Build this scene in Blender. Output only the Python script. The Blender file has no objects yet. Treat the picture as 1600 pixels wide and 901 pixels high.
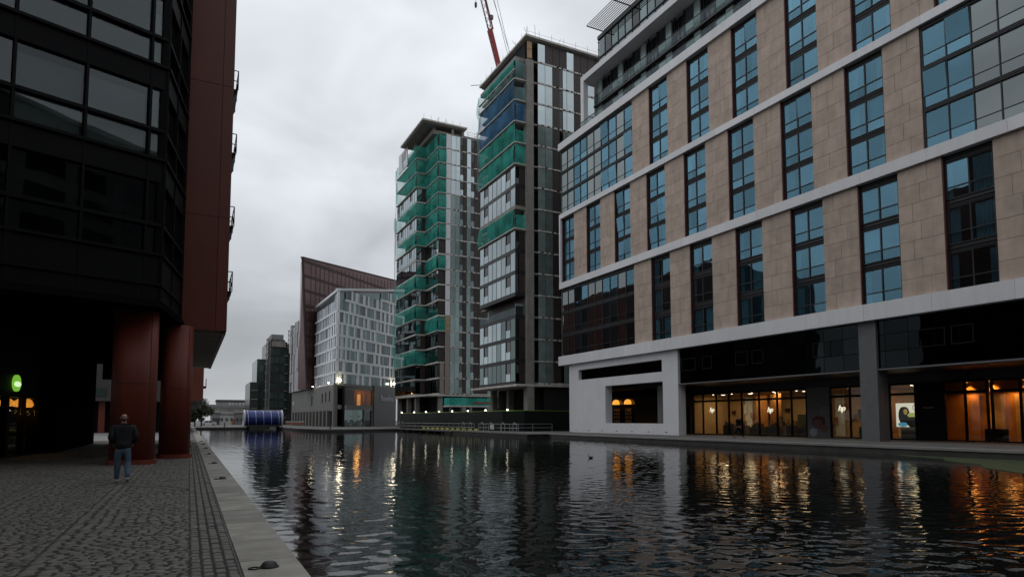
import bpy, bmesh, math, random
import numpy as np
from mathutils import Vector, Matrix
random.seed(7); np.random.seed(7)
S = bpy.context.scene
COL = S.collection
R = math.radians

# ------------------------------------------------------------------ camera, sky, sun, exposure
cam = bpy.data.cameras.new('camera'); camo = bpy.data.objects.new('camera', cam); COL.objects.link(camo)
camo.location = (0, 0, 1.6)
camo.rotation_euler = (R(94.0), 0, R(-26.74))
cam.sensor_width = 36; cam.lens = 22.5; cam.shift_y = 0.0847
cam.clip_start = 0.1; cam.clip_end = 6000
S.camera = camo

SUN_EL, SUN_AZ = 58, 325
w = bpy.data.worlds.new('World'); S.world = w; w.use_nodes = True
nt = w.node_tree; nt.nodes.clear(); N = nt.nodes.new; LK = nt.links.new
out = N('ShaderNodeOutputWorld'); bg = N('ShaderNodeBackground'); bg2 = N('ShaderNodeBackground'); mixs = N('ShaderNodeMixShader')
sky = N('ShaderNodeTexSky'); sky.sky_type = 'NISHITA'; sky.sun_disc = False
sky.sun_elevation = R(SUN_EL); sky.sun_rotation = R(SUN_AZ)
bg.inputs['Strength'].default_value = 0.08; LK(sky.outputs[0], bg.inputs['Color'])
tc = N('ShaderNodeTexCoord'); sep = N('ShaderNodeSeparateXYZ'); LK(tc.outputs['Generated'], sep.inputs[0])
# cloud deck: project the view direction on to a flat layer so that the clouds shrink towards the horizon
zc = N('ShaderNodeMath'); zc.operation = 'MAXIMUM'; zc.inputs[1].default_value = 0.0; LK(sep.outputs['Z'], zc.inputs[0])
za = N('ShaderNodeMath'); za.operation = 'ADD'; za.inputs[1].default_value = 0.22; LK(zc.outputs[0], za.inputs[0])
dx = N('ShaderNodeMath'); dx.operation = 'DIVIDE'; LK(sep.outputs['X'], dx.inputs[0]); LK(za.outputs[0], dx.inputs[1])
dy = N('ShaderNodeMath'); dy.operation = 'DIVIDE'; LK(sep.outputs['Y'], dy.inputs[0]); LK(za.outputs[0], dy.inputs[1])
cmb = N('ShaderNodeCombineXYZ'); LK(dx.outputs[0], cmb.inputs[0]); LK(dy.outputs[0], cmb.inputs[1])
n1 = N('ShaderNodeTexNoise'); n1.inputs['Scale'].default_value = 2.6; n1.inputs['Detail'].default_value = 4.0; n1.inputs['Roughness'].default_value = 0.5; n1.inputs['Distortion'].default_value = 0.3
mpv = N('ShaderNodeMapping'); mpv.inputs['Scale'].default_value = (1.0, 1.0, 2.0); LK(tc.outputs['Generated'], mpv.inputs[0]); LK(mpv.outputs[0], n1.inputs['Vector'])
rmp = N('ShaderNodeMapRange'); rmp.inputs[1].default_value = 0.3; rmp.inputs[2].default_value = 0.72; rmp.inputs[3].default_value = 0.64; rmp.inputs[4].default_value = 1.30
LK(n1.outputs['Fac'], rmp.inputs[0])
el = N('ShaderNodeMapRange'); el.inputs[1].default_value = 0.0; el.inputs[2].default_value = 0.65; el.inputs[3].default_value = 0.53; el.inputs[4].default_value = 1.0
LK(sep.outputs['Z'], el.inputs[0])
mu = N('ShaderNodeMath'); mu.operation = 'MULTIPLY'; LK(rmp.outputs[0], mu.inputs[0]); LK(el.outputs[0], mu.inputs[1])
bg2.inputs['Color'].default_value = (0.91, 0.95, 1.0, 1); LK(mu.outputs[0], bg2.inputs['Strength'])
mixs.inputs[0].default_value = 0.94; LK(bg.outputs[0], mixs.inputs[1]); LK(bg2.outputs[0], mixs.inputs[2])
LK(mixs.outputs[0], out.inputs['Surface'])

sl = bpy.data.lights.new('sun', 'SUN'); sl.energy = 0.5; sl.angle = R(35); sl.color = (1, 0.97, 0.93)
so = bpy.data.objects.new('sun', sl); COL.objects.link(so)
az = R(SUN_AZ)
sd = Vector((math.sin(az) * math.cos(R(SUN_EL)), math.cos(az) * math.cos(R(SUN_EL)), math.sin(R(SUN_EL))))
so.rotation_euler = (-sd).to_track_quat('-Z', 'Y').to_euler(); so.location = (-40, -60, 90)
S.view_settings.view_transform = 'Standard'; S.view_settings.look = 'None'
S.view_settings.exposure = 0.0; S.view_settings.gamma = 1.0; S.view_settings.use_curve_mapping = False
S.cycles.max_bounces = 8; S.cycles.transparent_max_bounces = 12

# ------------------------------------------------------------------ materials
MAT = {}
def mat(name, col, rough=0.6, metal=0.0, var=0.12, scale=1.5, bump=0.0, bscale=20.0, rnd=0.0, ior=1.45, emit=None, estr=0.0, streak=0.0, spec=0.5):
    m = bpy.data.materials.new(name); m.use_nodes = True; t = m.node_tree; b = t.nodes['Principled BSDF']
    b.inputs['Roughness'].default_value = rough; b.inputs['Metallic'].default_value = metal; b.inputs['IOR'].default_value = ior
    b.inputs['Specular IOR Level'].default_value = spec
    c = t.nodes.new('ShaderNodeTexCoord'); g = t.nodes.new('ShaderNodeNewGeometry')
    n = t.nodes.new('ShaderNodeTexNoise'); n.inputs['Scale'].default_value = scale; n.inputs['Detail'].default_value = 6
    t.links.new(g.outputs['Position'], n.inputs['Vector'])
    mr = t.nodes.new('ShaderNodeMapRange'); mr.inputs[1].default_value = 0.25; mr.inputs[2].default_value = 0.75; mr.inputs[3].default_value = 1 - var; mr.inputs[4].default_value = 1 + var
    t.links.new(n.outputs['Fac'], mr.inputs[0]); val = mr.outputs[0]
    if streak:
        mp = t.nodes.new('ShaderNodeMapping'); mp.inputs['Scale'].default_value = (3.0, 3.0, 0.12); t.links.new(g.outputs['Position'], mp.inputs[0])
        n3 = t.nodes.new('ShaderNodeTexNoise'); n3.inputs['Scale'].default_value = 1.0; n3.inputs['Detail'].default_value = 5; t.links.new(mp.outputs[0], n3.inputs['Vector'])
        r3 = t.nodes.new('ShaderNodeMapRange'); r3.inputs[1].default_value = 0.3; r3.inputs[2].default_value = 0.7; r3.inputs[3].default_value = 1 - streak; r3.inputs[4].default_value = 1 + streak * 0.4
        t.links.new(n3.outputs['Fac'], r3.inputs[0])
        q = t.nodes.new('ShaderNodeMath'); q.operation = 'MULTIPLY'; t.links.new(val, q.inputs[0]); t.links.new(r3.outputs[0], q.inputs[1]); val = q.outputs[0]
    if rnd:
        oi = t.nodes.new('ShaderNodeObjectInfo'); r2 = t.nodes.new('ShaderNodeMapRange'); r2.inputs[3].default_value = 1 - rnd; r2.inputs[4].default_value = 1 + rnd
        t.links.new(oi.outputs['Random'], r2.inputs[0]); q = t.nodes.new('ShaderNodeMath'); q.operation = 'MULTIPLY'
        t.links.new(val, q.inputs[0]); t.links.new(r2.outputs[0], q.inputs[1]); val = q.outputs[0]
    mx = t.nodes.new('ShaderNodeVectorMath'); mx.operation = 'SCALE'; mx.inputs[0].default_value = col[:3]
    t.links.new(val, mx.inputs['Scale']); t.links.new(mx.outputs[0], b.inputs['Base Color'])
    if bump:
        n2 = t.nodes.new('ShaderNodeTexNoise'); n2.inputs['Scale'].default_value = bscale; n2.inputs['Detail'].default_value = 4
        t.links.new(g.outputs['Position'], n2.inputs['Vector']); bp = t.nodes.new('ShaderNodeBump'); bp.inputs['Strength'].default_value = bump; bp.inputs['Distance'].default_value = 0.02
        t.links.new(n2.outputs['Fac'], bp.inputs['Height']); t.links.new(bp.outputs[0], b.inputs['Normal'])
    if emit:
        b.inputs['Emission Color'].default_value = (*emit, 1); b.inputs['Emission Strength'].default_value = estr
    MAT[name] = m; return m

def glass(name, refl, trans, fac, rough=0.015, rnd=0.12, wob=0.012):
    """coated window glass: tinted mirror reflection over a tinted see-through pane, slightly uneven from pane to pane"""
    m = bpy.data.materials.new(name); m.use_nodes = True; t = m.node_tree; t.nodes.clear()
    o = t.nodes.new('ShaderNodeOutputMaterial'); mx = t.nodes.new('ShaderNodeMixShader')
    gl = t.nodes.new('ShaderNodeBsdfGlossy'); gl.inputs['Roughness'].default_value = rough
    tr = t.nodes.new('ShaderNodeBsdfTransparent'); tr.inputs[0].default_value = (*trans, 1)
    oi = t.nodes.new('ShaderNodeObjectInfo'); r2 = t.nodes.new('ShaderNodeMapRange'); r2.inputs[3].default_value = 1 - rnd; r2.inputs[4].default_value = 1 + rnd
    t.links.new(oi.outputs['Random'], r2.inputs[0]); sc = t.nodes.new('ShaderNodeVectorMath'); sc.operation = 'SCALE'; sc.inputs[0].default_value = refl
    t.links.new(r2.outputs[0], sc.inputs['Scale']); t.links.new(sc.outputs[0], gl.inputs['Color'])
    g = t.nodes.new('ShaderNodeNewGeometry'); n = t.nodes.new('ShaderNodeTexNoise'); n.inputs['Scale'].default_value = 0.5; n.inputs['Detail'].default_value = 1
    t.links.new(g.outputs['Position'], n.inputs['Vector']); bp = t.nodes.new('ShaderNodeBump'); bp.inputs['Strength'].default_value = 1.0; bp.inputs['Distance'].default_value = wob
    t.links.new(n.outputs['Fac'], bp.inputs['Height']); t.links.new(bp.outputs[0], gl.inputs['Normal'])
    lw = t.nodes.new('ShaderNodeFresnel'); ir = t.nodes.new('ShaderNodeMapRange'); ir.inputs[3].default_value = 1.5; ir.inputs[4].default_value = 1 / 1.5; t.links.new(g.outputs['Backfacing'], ir.inputs[0]); t.links.new(ir.outputs[0], lw.inputs['IOR'])
    ad = t.nodes.new('ShaderNodeMath'); ad.operation = 'ADD'; ad.use_clamp = True; ad.inputs[1].default_value = fac; t.links.new(lw.outputs[0], ad.inputs[0])
    t.links.new(ad.outputs[0], mx.inputs[0]); t.links.new(tr.outputs[0], mx.inputs[1]); t.links.new(gl.outputs[0], mx.inputs[2]); t.links.new(mx.outputs[0], o.inputs[0])
    MAT[name] = m; return m

def netting(name, col, clear):
    m = bpy.data.materials.new(name); m.use_nodes = True; t = m.node_tree; t.nodes.clear()
    o = t.nodes.new('ShaderNodeOutputMaterial'); mx = t.nodes.new('ShaderNodeMixShader'); m2 = t.nodes.new('ShaderNodeMixShader')
    d = t.nodes.new('ShaderNodeBsdfDiffuse'); tl = t.nodes.new('ShaderNodeBsdfTranslucent'); tr = t.nodes.new('ShaderNodeBsdfTransparent')
    g = t.nodes.new('ShaderNodeNewGeometry'); n = t.nodes.new('ShaderNodeTexNoise'); n.inputs['Scale'].default_value = 0.35; n.inputs['Detail'].default_value = 3
    t.links.new(g.outputs['Position'], n.inputs['Vector']); cr = t.nodes.new('ShaderNodeValToRGB')
    cr.color_ramp.elements[0].position = 0.3; cr.color_ramp.elements[0].color = (*[c * 0.8 for c in col], 1); cr.color_ramp.elements[1].position = 0.72; cr.color_ramp.elements[1].color = (*[min(1, c * 1.2) for c in col], 1)
    t.links.new(n.outputs['Fac'], cr.inputs[0]); t.links.new(cr.outputs[0], d.inputs[0]); t.links.new(cr.outputs[0], tl.inputs[0])
    m2.inputs[0].default_value = 0.35; t.links.new(d.outputs[0], m2.inputs[1]); t.links.new(tl.outputs[0], m2.inputs[2])
    r = t.nodes.new('ShaderNodeMapRange'); r.inputs[1].default_value = 0.3; r.inputs[2].default_value = 0.7; r.inputs[3].default_value = 1 - clear - 0.14; r.inputs[4].default_value = 1 - clear + 0.14
    t.links.new(n.outputs['Fac'], r.inputs[0]); t.links.new(r.outputs[0], mx.inputs[0])
    t.links.new(tr.outputs[0], mx.inputs[1]); t.links.new(m2.outputs[0], mx.inputs[2]); t.links.new(mx.outputs[0], o.inputs[0])
    MAT[name] = m; return m

mat('white_panel', (0.66, 0.66, 0.675), 0.45, var=0.06, scale=0.4, streak=0.05, rnd=0.05)
mat('white_wall', (0.62, 0.62, 0.635), 0.5, var=0.06, scale=0.35, streak=0.035)
mat('stone', (0.43, 0.337, 0.276), 0.75, var=0.18, scale=1.1, rnd=0.065, bump=0.3, bscale=9, streak=0.10)
mat('stone_joint', (0.12, 0.09, 0.075), 0.9)
mat('dark_metal', (0.016, 0.016, 0.018), 0.45, var=0.2)
mat('red_metal', (0.075, 0.016, 0.015), 0.5)
mat('grey_metal', (0.12, 0.12, 0.125), 0.4, var=0.1)
mat('pale_metal', (0.38, 0.38, 0.38), 0.4, metal=0.3, var=0.1)
mat('interior_dark', (0.02, 0.02, 0.022), 0.9, spec=0.2)
mat('curtain', (0.62, 0.66, 0.68), 0.9, var=0.12, scale=4, rnd=0.3)
mat('concrete', (0.24, 0.225, 0.2), 0.85, var=0.2, scale=0.8, bump=0.2, streak=0.15)
mat('concrete_light', (0.52, 0.50, 0.46), 0.85, var=0.22, scale=1.2, streak=0.1)
mat('brown_panel', (0.035, 0.024, 0.021), 0.5, var=0.2, rnd=0.25)
mat('pink_panel', (0.27, 0.215, 0.19), 0.7, var=0.1)
mat('timber', (0.38, 0.25, 0.14), 0.8, var=0.2)
mat('red_panel', (0.125, 0.028, 0.013), 0.5, var=0.16, scale=0.5, rnd=0.07, streak=0.12)
mat('red_column', (0.15, 0.026, 0.013), 0.55, var=0.18, scale=0.8, streak=0.15)
mat('black_frame', (0.004, 0.004, 0.0045), 0.55, var=0.1, spec=0.12)
mat('dark_glass', (0.006, 0.007, 0.008), 0.03, var=0.2, scale=0.6, ior=1.6, rnd=0.3)
mat('wedge', (0.15, 0.085, 0.085), 0.2, metal=0.45, var=0.25, scale=0.25, rnd=0.1)
mat('wedge_line', (0.045, 0.02, 0.018), 0.6)
mat('podium', (0.15, 0.145, 0.135), 0.55, var=0.10, scale=0.5, streak=0.08)
mat('podium_dark', (0.085, 0.085, 0.085), 0.32, metal=0.4, var=0.08, streak=0.1)
mat('office_white', (0.80, 0.82, 0.83), 0.5, var=0.05)
mat('office_win', (0.125, 0.165, 0.172), 0.08, metal=0.55, var=0.12, rnd=0.4, scale=0.3)
mat('office_pale', (0.68, 0.72, 0.75), 0.18, metal=0.35, var=0.05, rnd=0.15)
mat('striped', (0.36, 0.36, 0.37), 0.5, var=0.1, rnd=0.22)
mat('tower_far', (0.03, 0.034, 0.032), 0.25, var=0.35, scale=0.25)
mat('tower_far_glass', (0.05, 0.075, 0.07), 0.12, var=0.3, metal=0.3, rnd=0.3, scale=0.3)
mat('far_grey', (0.22, 0.215, 0.21), 0.8, var=0.25, scale=0.25)
mat('far_dark', (0.07, 0.066, 0.062), 0.8, var=0.3, scale=0.3)
mat('far_white', (0.42, 0.41, 0.40), 0.8, var=0.2, scale=0.4)
mat('blue_glass', (0.022, 0.042, 0.22), 0.3, var=0.3, scale=0.5)
mat('ring', (0.72, 0.73, 0.74), 0.4, metal=0.0, var=0.05)
mat('coping', (0.265, 0.25, 0.22), 0.8, var=0.3, scale=2.2, bump=0.3, bscale=30, rnd=0.16)
mat('coping_far', (0.22, 0.215, 0.205), 0.8, var=0.15, scale=0.7, rnd=0.06)
mat('sett', (0.118, 0.11, 0.096), 0.65, var=0.45, scale=4.0, bump=0.3, bscale=45, rnd=0.2)
mat('sett_bed', (0.028, 0.026, 0.023), 0.95, var=0.3, scale=4)
mat('paving', (0.085, 0.083, 0.078), 0.75, var=0.2, scale=0.5, bump=0.1)
mat('ground', (0.13, 0.125, 0.118), 0.9, var=0.25, scale=0.08)
mat('quay_wall', (0.05, 0.05, 0.044), 0.8, var=0.3, scale=0.8, bump=0.3, bscale=6, streak=0.2)
mat('algae', (0.034, 0.05, 0.02), 0.55, var=0.4, scale=1.5, bump=0.2)
mat('hoarding', (0.006, 0.009, 0.008), 0.5, var=0.2, scale=0.3, spec=0.2)
mat('green_edge', (0.16, 0.33, 0.03), 0.5)
mat('steel', (0.30, 0.30, 0.30), 0.3, metal=0.8, var=0.1)
mat('timber_deck', (0.09, 0.085, 0.072), 0.85, var=0.25)
mat('yellow_mark', (0.45, 0.42, 0.06), 0.6)
mat('crane_red', (0.30, 0.022, 0.022), 0.45, var=0.1)
mat('crane_grey', (0.16, 0.13, 0.13), 0.5)
mat('cable', (0.05, 0.045, 0.045), 0.5)
mat('iron', (0.02, 0.019, 0.018), 0.55, var=0.2)
mat('skin', (0.36, 0.19, 0.14), 0.55)
mat('jacket', (0.0045, 0.005, 0.007), 0.8, var=0.3, scale=12, bump=0.4, bscale=14)
mat('jeans', (0.075, 0.115, 0.165), 0.9, var=0.25, scale=9, bump=0.4, bscale=22)
mat('shoe', (0.36, 0.36, 0.37), 0.6)
mat('black_cloth', (0.005, 0.005, 0.006), 0.9, spec=0.2)
mat('leaf', (0.04, 0.055, 0.022), 0.6, var=0.5, scale=2.0)
mat('bark', (0.06, 0.05, 0.04), 0.9)
mat('green_pane', (0.20, 0.25, 0.235), 0.12, metal=0.2, var=0.25, rnd=0.35, scale=0.7)
mat('vent_grey', (0.012, 0.012, 0.012), 0.6, spec=0.2)
mat('pier_green', (0.30, 0.36, 0.35), 0.25, metal=0.2, var=0.1, rnd=0.12)
mat('blind', (0.36, 0.38, 0.37), 0.8, var=0.3, scale=0.8)
mat('undercroft_shade', (0.008, 0.008, 0.008), 1.0, spec=0.0)  # near-black base colour stands in for the deep shade under the red building
mat('room_wall', (0.48, 0.33, 0.16), 0.85, var=0.12, scale=1.5)
mat('room_orange', (0.46, 0.20, 0.05), 0.8, var=0.15)
mat('room_floor', (0.16, 0.10, 0.06), 0.5)
mat('counter_wood', (0.28, 0.18, 0.09), 0.6, var=0.2)
mat('product_mix', (0.30, 0.20, 0.16), 0.6, var=0.6, scale=6, rnd=0.6)
mat('plant_dark', (0.03, 0.05, 0.025), 0.7)
mat('counter_grey', (0.13, 0.12, 0.115), 0.5)
mat('logo_white', (0.8, 0.78, 0.7), 0.5, emit=(1.0, 0.93, 0.72), estr=1.3)
mat('lamp_white', (0.8, 0.8, 0.8), 0.5, emit=(1.0, 0.86, 0.62), estr=22)
mat('lamp_small', (0.8, 0.8, 0.8), 0.5, emit=(1.0, 0.9, 0.7), estr=6)
mat('lamp_amber', (0.8, 0.5, 0.2), 0.5, emit=(1.0, 0.38, 0.05), estr=1.15)
mat('lit_panel', (0.6, 0.4, 0.2), 0.5, emit=(1.0, 0.42, 0.08), estr=0.6)
mat('sign_green', (0.2, 0.4, 0.05), 0.5, emit=(0.22, 0.55, 0.05), estr=0.75)
mat('sign_pale', (0.8, 0.9, 0.6), 0.5, emit=(0.75, 1.0, 0.6), estr=0.9)
mat('poster_grey', (0.12, 0.12, 0.125), 0.6, var=0.08)
mat('poster_hair', (0.075, 0.022, 0.015), 0.7, var=0.3, scale=4)
mat('poster_skin', (0.13, 0.062, 0.05), 0.7)
mat('poster_white', (0.30, 0.30, 0.31), 0.7)
mat('screen_white', (0.8, 0.8, 0.75), 0.5, emit=(1.0, 0.97, 0.8), estr=0.85)
mat('screen_dark', (0.02, 0.012, 0.01), 0.5)
mat('screen_skin', (0.5, 0.3, 0.1), 0.5, emit=(0.75, 0.45, 0.1), estr=0.45)
mat('screen_blue', (0.1, 0.4, 0.5), 0.5, emit=(0.12, 0.45, 0.65), estr=0.6)
mat('screen_green', (0.5, 0.6, 0.1), 0.5, emit=(0.55, 0.62, 0.16), estr=0.7)
mat('car_white', (0.55, 0.55, 0.56), 0.25)
mat('car_glass', (0.01, 0.01, 0.012), 0.05)
mat('tyre', (0.012, 0.012, 0.012), 0.9)
mat('barrier', (0.40, 0.10, 0.05), 0.6)
mat('duck_brown', (0.05, 0.035, 0.02), 0.8)
mat('duck_bill', (0.3, 0.2, 0.03), 0.5)
mat('sign_text', (0.45, 0.45, 0.5), 0.4)
glass('hotel_blue', (0.225, 0.40, 0.495), (0.64, 0.84, 0.90), 0.32, rnd=0.3)
glass('hotel_grey', (0.25, 0.28, 0.28), (0.35, 0.4, 0.4), 0.75, rnd=0.10)
glass('hotel_base_glass', (0.13, 0.15, 0.16), (0.10, 0.12, 0.12), 0.10, rnd=0.3)
glass('shop_glass', (0.5, 0.5, 0.5), (0.82, 0.82, 0.8), 0.0, rnd=0.0, wob=0.0)
glass('balustrade', (0.30, 0.34, 0.36), (0.72, 0.78, 0.77), 0.05)
glass('pent_glass', (0.24, 0.29, 0.29), (0.28, 0.32, 0.32), 0.62, rnd=0.35)
glass('tower_pane', (0.44, 0.50, 0.515), (0.3, 0.36, 0.36), 0.80, rnd=0.10, wob=0.02)
glass('tower_green', (0.30, 0.37, 0.36), (0.22, 0.28, 0.26), 0.45, rnd=0.22, wob=0.02)
glass('bay_glass', (0.42, 0.45, 0.46), (0.62, 0.66, 0.66), 0.06, rnd=0.25, wob=0.005)
netting('net_green', (0.08, 0.52, 0.43), 0.48)
netting('net_blue', (0.10, 0.25, 0.42), 0.36)
netting('net_pale', (0.22, 0.36, 0.36), 0.45)

# water
m = bpy.data.materials.new('water'); m.use_nodes = True; t = m.node_tree; b = t.nodes['Principled BSDF']
b.inputs['Base Color'].default_value = (0.006, 0.007, 0.0062, 1); b.inputs['Specular IOR Level'].default_value = 0.42; b.inputs['Roughness'].default_value = 0.03; b.inputs['IOR'].default_value = 1.333
g = t.nodes.new('ShaderNodeNewGeometry'); mp = t.nodes.new('ShaderNodeMapping'); mp.inputs['Scale'].default_value = (1, 1.0, 1); t.links.new(g.outputs['Position'], mp.inputs[0])
n = t.nodes.new('ShaderNodeTexNoise'); n.inputs['Scale'].default_value = 5.0; n.inputs['Detail'].default_value = 3; t.links.new(mp.outputs[0], n.inputs['Vector'])
bp = t.nodes.new('ShaderNodeBump'); bp.inputs['Strength'].default_value = 0.35; bp.inputs['Distance'].default_value = 0.010
t.links.new(n.outputs['Fac'], bp.inputs['Height']); t.links.new(bp.outputs[0], b.inputs['Normal']); MAT['water'] = m

# ------------------------------------------------------------------ helpers
LOC = {}
def tag(o, label=None, cat=None, group=None, kind=None):
    if label: o['label'] = label
    if cat: o['category'] = cat
    if group: o['group'] = group
    if kind: o['kind'] = kind
    return o
def thing(name, label, cat, loc=(0, 0, 0), group=None, kind=None):
    o = bpy.data.objects.new(name, None); COL.objects.link(o); o.location = loc; o.empty_display_size = 0.5
    LOC[o] = Vector(loc); return tag(o, label, cat, group, kind)
def setp(o, parent):
    if parent is not None:
        o.parent = parent
class F:
    """vertical plane through two plan points: s along, n outward, z up"""
    def __init__(s, a, b, flip=False):
        s.a = Vector((a[0], a[1], 0)); d = Vector((b[0] - a[0], b[1] - a[1], 0)); s.L = d.length; s.e = d / s.L
        s.n = Vector((s.e.y, -s.e.x, 0)); 
        if flip: s.n = -s.n
        s.ang = math.atan2(s.e.y, s.e.x)
    def p(s, u, n, z): return s.a + s.e * u + s.n * n + Vector((0, 0, z))
class MB:
    def __init__(s): s.v = []; s.f = []
    def quad(s, *p):
        i = len(s.v); s.v += [tuple(q) for q in p]; s.f.append(tuple(range(i, i + len(p)))); return s
    def hexa(s, p):
        i = len(s.v); s.v += [tuple(q) for q in p]
        for a in ((0, 3, 2, 1), (4, 5, 6, 7), (0, 1, 5, 4), (1, 2, 6, 5), (2, 3, 7, 6), (3, 0, 4, 7)): s.f.append(tuple(i + k for k in a))
        return s
    def box(s, x0, x1, y0, y1, z0, z1):
        return s.hexa([(x0, y0, z0), (x1, y0, z0), (x1, y1, z0), (x0, y1, z0), (x0, y0, z1), (x1, y0, z1), (x1, y1, z1), (x0, y1, z1)])
    def fbox(s, f, s0, s1, z0, z1, n0, n1):
        return s.hexa([f.p(s0, n0, z0), f.p(s1, n0, z0), f.p(s1, n1, z0), f.p(s0, n1, z0), f.p(s0, n0, z1), f.p(s1, n0, z1), f.p(s1, n1, z1), f.p(s0, n1, z1)])
    def prism(s, pts, z0, z1):
        n = len(pts); i = len(s.v)
        zt = z1 if isinstance(z1, (list, tuple)) else [z1] * n; zb = z0 if isinstance(z0, (list, tuple)) else [z0] * n
        s.v += [(p[0], p[1], zb[k]) for k, p in enumerate(pts)] + [(p[0], p[1], zt[k]) for k, p in enumerate(pts)]
        s.f.append(tuple(range(i + n - 1, i - 1, -1))); s.f.append(tuple(range(i + n, i + 2 * n)))
        for k in range(n): s.f.append((i + k, i + (k + 1) % n, i + n + (k + 1) % n, i + n + k))
        return s
    def tube(s, a, b, r0, r1=None, seg=8, cap=True):
        a = Vector(a); b = Vector(b); r1 = r0 if r1 is None else r1; d = (b - a).normalized()
        u = d.cross(Vector((0, 0, 1))); u = u.normalized() if u.length > 1e-4 else Vector((1, 0, 0)); v = d.cross(u); i = len(s.v)
        for c, r in ((a, r0), (b, r1)):
            for k in range(seg):
                t = 2 * math.pi * k / seg; s.v.append(tuple(c + u * (r * math.cos(t)) + v * (r * math.sin(t))))
        for k in range(seg): s.f.append((i + k, i + (k + 1) % seg, i + seg + (k + 1) % seg, i + seg + k))
        if cap: s.f.append(tuple(range(i, i + seg))[::-1]); s.f.append(tuple(range(i + seg, i + 2 * seg)))
        return s
    def path(s, pts, r, seg=6):
        for a, b in zip(pts, pts[1:]): s.tube(a, b, r, seg=seg)
        return s
    def lathe(s, c, prof, seg=16):
        i = len(s.v); m = len(prof)
        for r, z in prof:
            for k in range(seg):
                t = 2 * math.pi * k / seg; s.v.append((c[0] + r * math.cos(t), c[1] + r * math.sin(t), c[2] + z))
        for j in range(m - 1):
            for k in range(seg): s.f.append((i + j * seg + k, i + j * seg + (k + 1) % seg, i + (j + 1) * seg + (k + 1) % seg, i + (j + 1) * seg + k))
        s.f.append(tuple(range(i, i + seg))[::-1]); s.f.append(tuple(range(i + (m - 1) * seg, i + m * seg))); return s
    def mesh(s, name, material, off=(0, 0, 0)):
        me = bpy.data.meshes.new(name); o = Vector(off)
        me.from_pydata([tuple(Vector(q) - o) for q in s.v], [], s.f); me.materials.append(MAT[material]); me.update(); return me
    def build(s, name, material, parent=None, smooth=False):
        off = LOC.get(parent, Vector((0, 0, 0))) if parent is not None else Vector((0, 0, 0))
        me = s.mesh(name, material, off); o = bpy.data.objects.new(name, me); COL.objects.link(o); setp(o, parent); LOC[o] = off
        if smooth:
            for p in me.polygons: p.use_smooth = True
        return o
def wall_holes(mb, f, s0, s1, z0, z1, holes, n0, n1):
    ss = sorted({s0, s1, *[h[0] for h in holes], *[h[1] for h in holes]}); zz = sorted({z0, z1, *[h[2] for h in holes], *[h[3] for h in holes]})
    def solid(i, j):
        if i < 0 or j < 0 or i >= len(ss) - 1 or j >= len(zz) - 1: return False
        cs = (ss[i] + ss[i + 1]) / 2; cz = (zz[j] + zz[j + 1]) / 2
        return not any(h[0] < cs < h[1] and h[2] < cz < h[3] for h in holes)
    for i in range(len(ss) - 1):
        for j in range(len(zz) - 1):
            if not solid(i, j): continue
            a, b, c, d = ss[i], ss[i + 1], zz[j], zz[j + 1]
            mb.quad(f.p(a, n1, c), f.p(b, n1, c), f.p(b, n1, d), f.p(a, n1, d)); mb.quad(f.p(a, n0, c), f.p(a, n0, d), f.p(b, n0, d), f.p(b, n0, c))
            if not solid(i - 1, j): mb.quad(f.p(a, n0, c), f.p(a, n1, c), f.p(a, n1, d), f.p(a, n0, d))
            if not solid(i + 1, j): mb.quad(f.p(b, n0, c), f.p(b, n0, d), f.p(b, n1, d), f.p(b, n1, c))
            if not solid(i, j - 1): mb.quad(f.p(a, n0, c), f.p(b, n0, c), f.p(b, n1, c), f.p(a, n1, c))
            if not solid(i, j + 1): mb.quad(f.p(a, n0, d), f.p(a, n1, d), f.p(b, n1, d), f.p(b, n0, d))
    return mb
CUBE = {}
def cube(material, bev=False):
    k = (material, bev)
    if k not in CUBE:
        if bev:
            bm = bmesh.new(); bmesh.ops.create_cube(bm, size=1); bmesh.ops.bevel(bm, geom=bm.edges[:], offset=0.03, segments=1, affect='EDGES')
            me = bpy.data.meshes.new('piece'); bm.to_mesh(me); bm.free(); me.materials.append(MAT[material]); CUBE[k] = me
        else: CUBE[k] = MB().box(-.5, .5, -.5, .5, -.5, .5).mesh('piece', material)
    return CUBE[k]
def pc(name, material, x0, x1, y0, y1, z0, z1, parent=None, tilt=0.0):
    o = bpy.data.objects.new(name, cube(material)); COL.objects.link(o)
    off = LOC.get(parent, Vector((0, 0, 0))) if parent is not None else Vector((0, 0, 0))
    o.location = Vector(((x0 + x1) / 2, (y0 + y1) / 2, (z0 + z1) / 2)) - off; o.scale = (x1 - x0, y1 - y0, z1 - z0)
    if tilt: o.rotation_euler = (0, tilt, 0)
    setp(o, parent); return o
def pf(name, material, f, s0, s1, z0, z1, n0, n1, parent=None, roll=0.0):
    o = bpy.data.objects.new(name, cube(material)); COL.objects.link(o)
    off = LOC.get(parent, Vector((0, 0, 0))) if parent is not None else Vector((0, 0, 0))
    o.location = f.p((s0 + s1) / 2, (n0 + n1) / 2, (z0 + z1) / 2) - off; o.scale = (s1 - s0, n1 - n0, z1 - z0); o.rotation_euler = (0, roll, f.ang)
    setp(o, parent); return o
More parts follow.
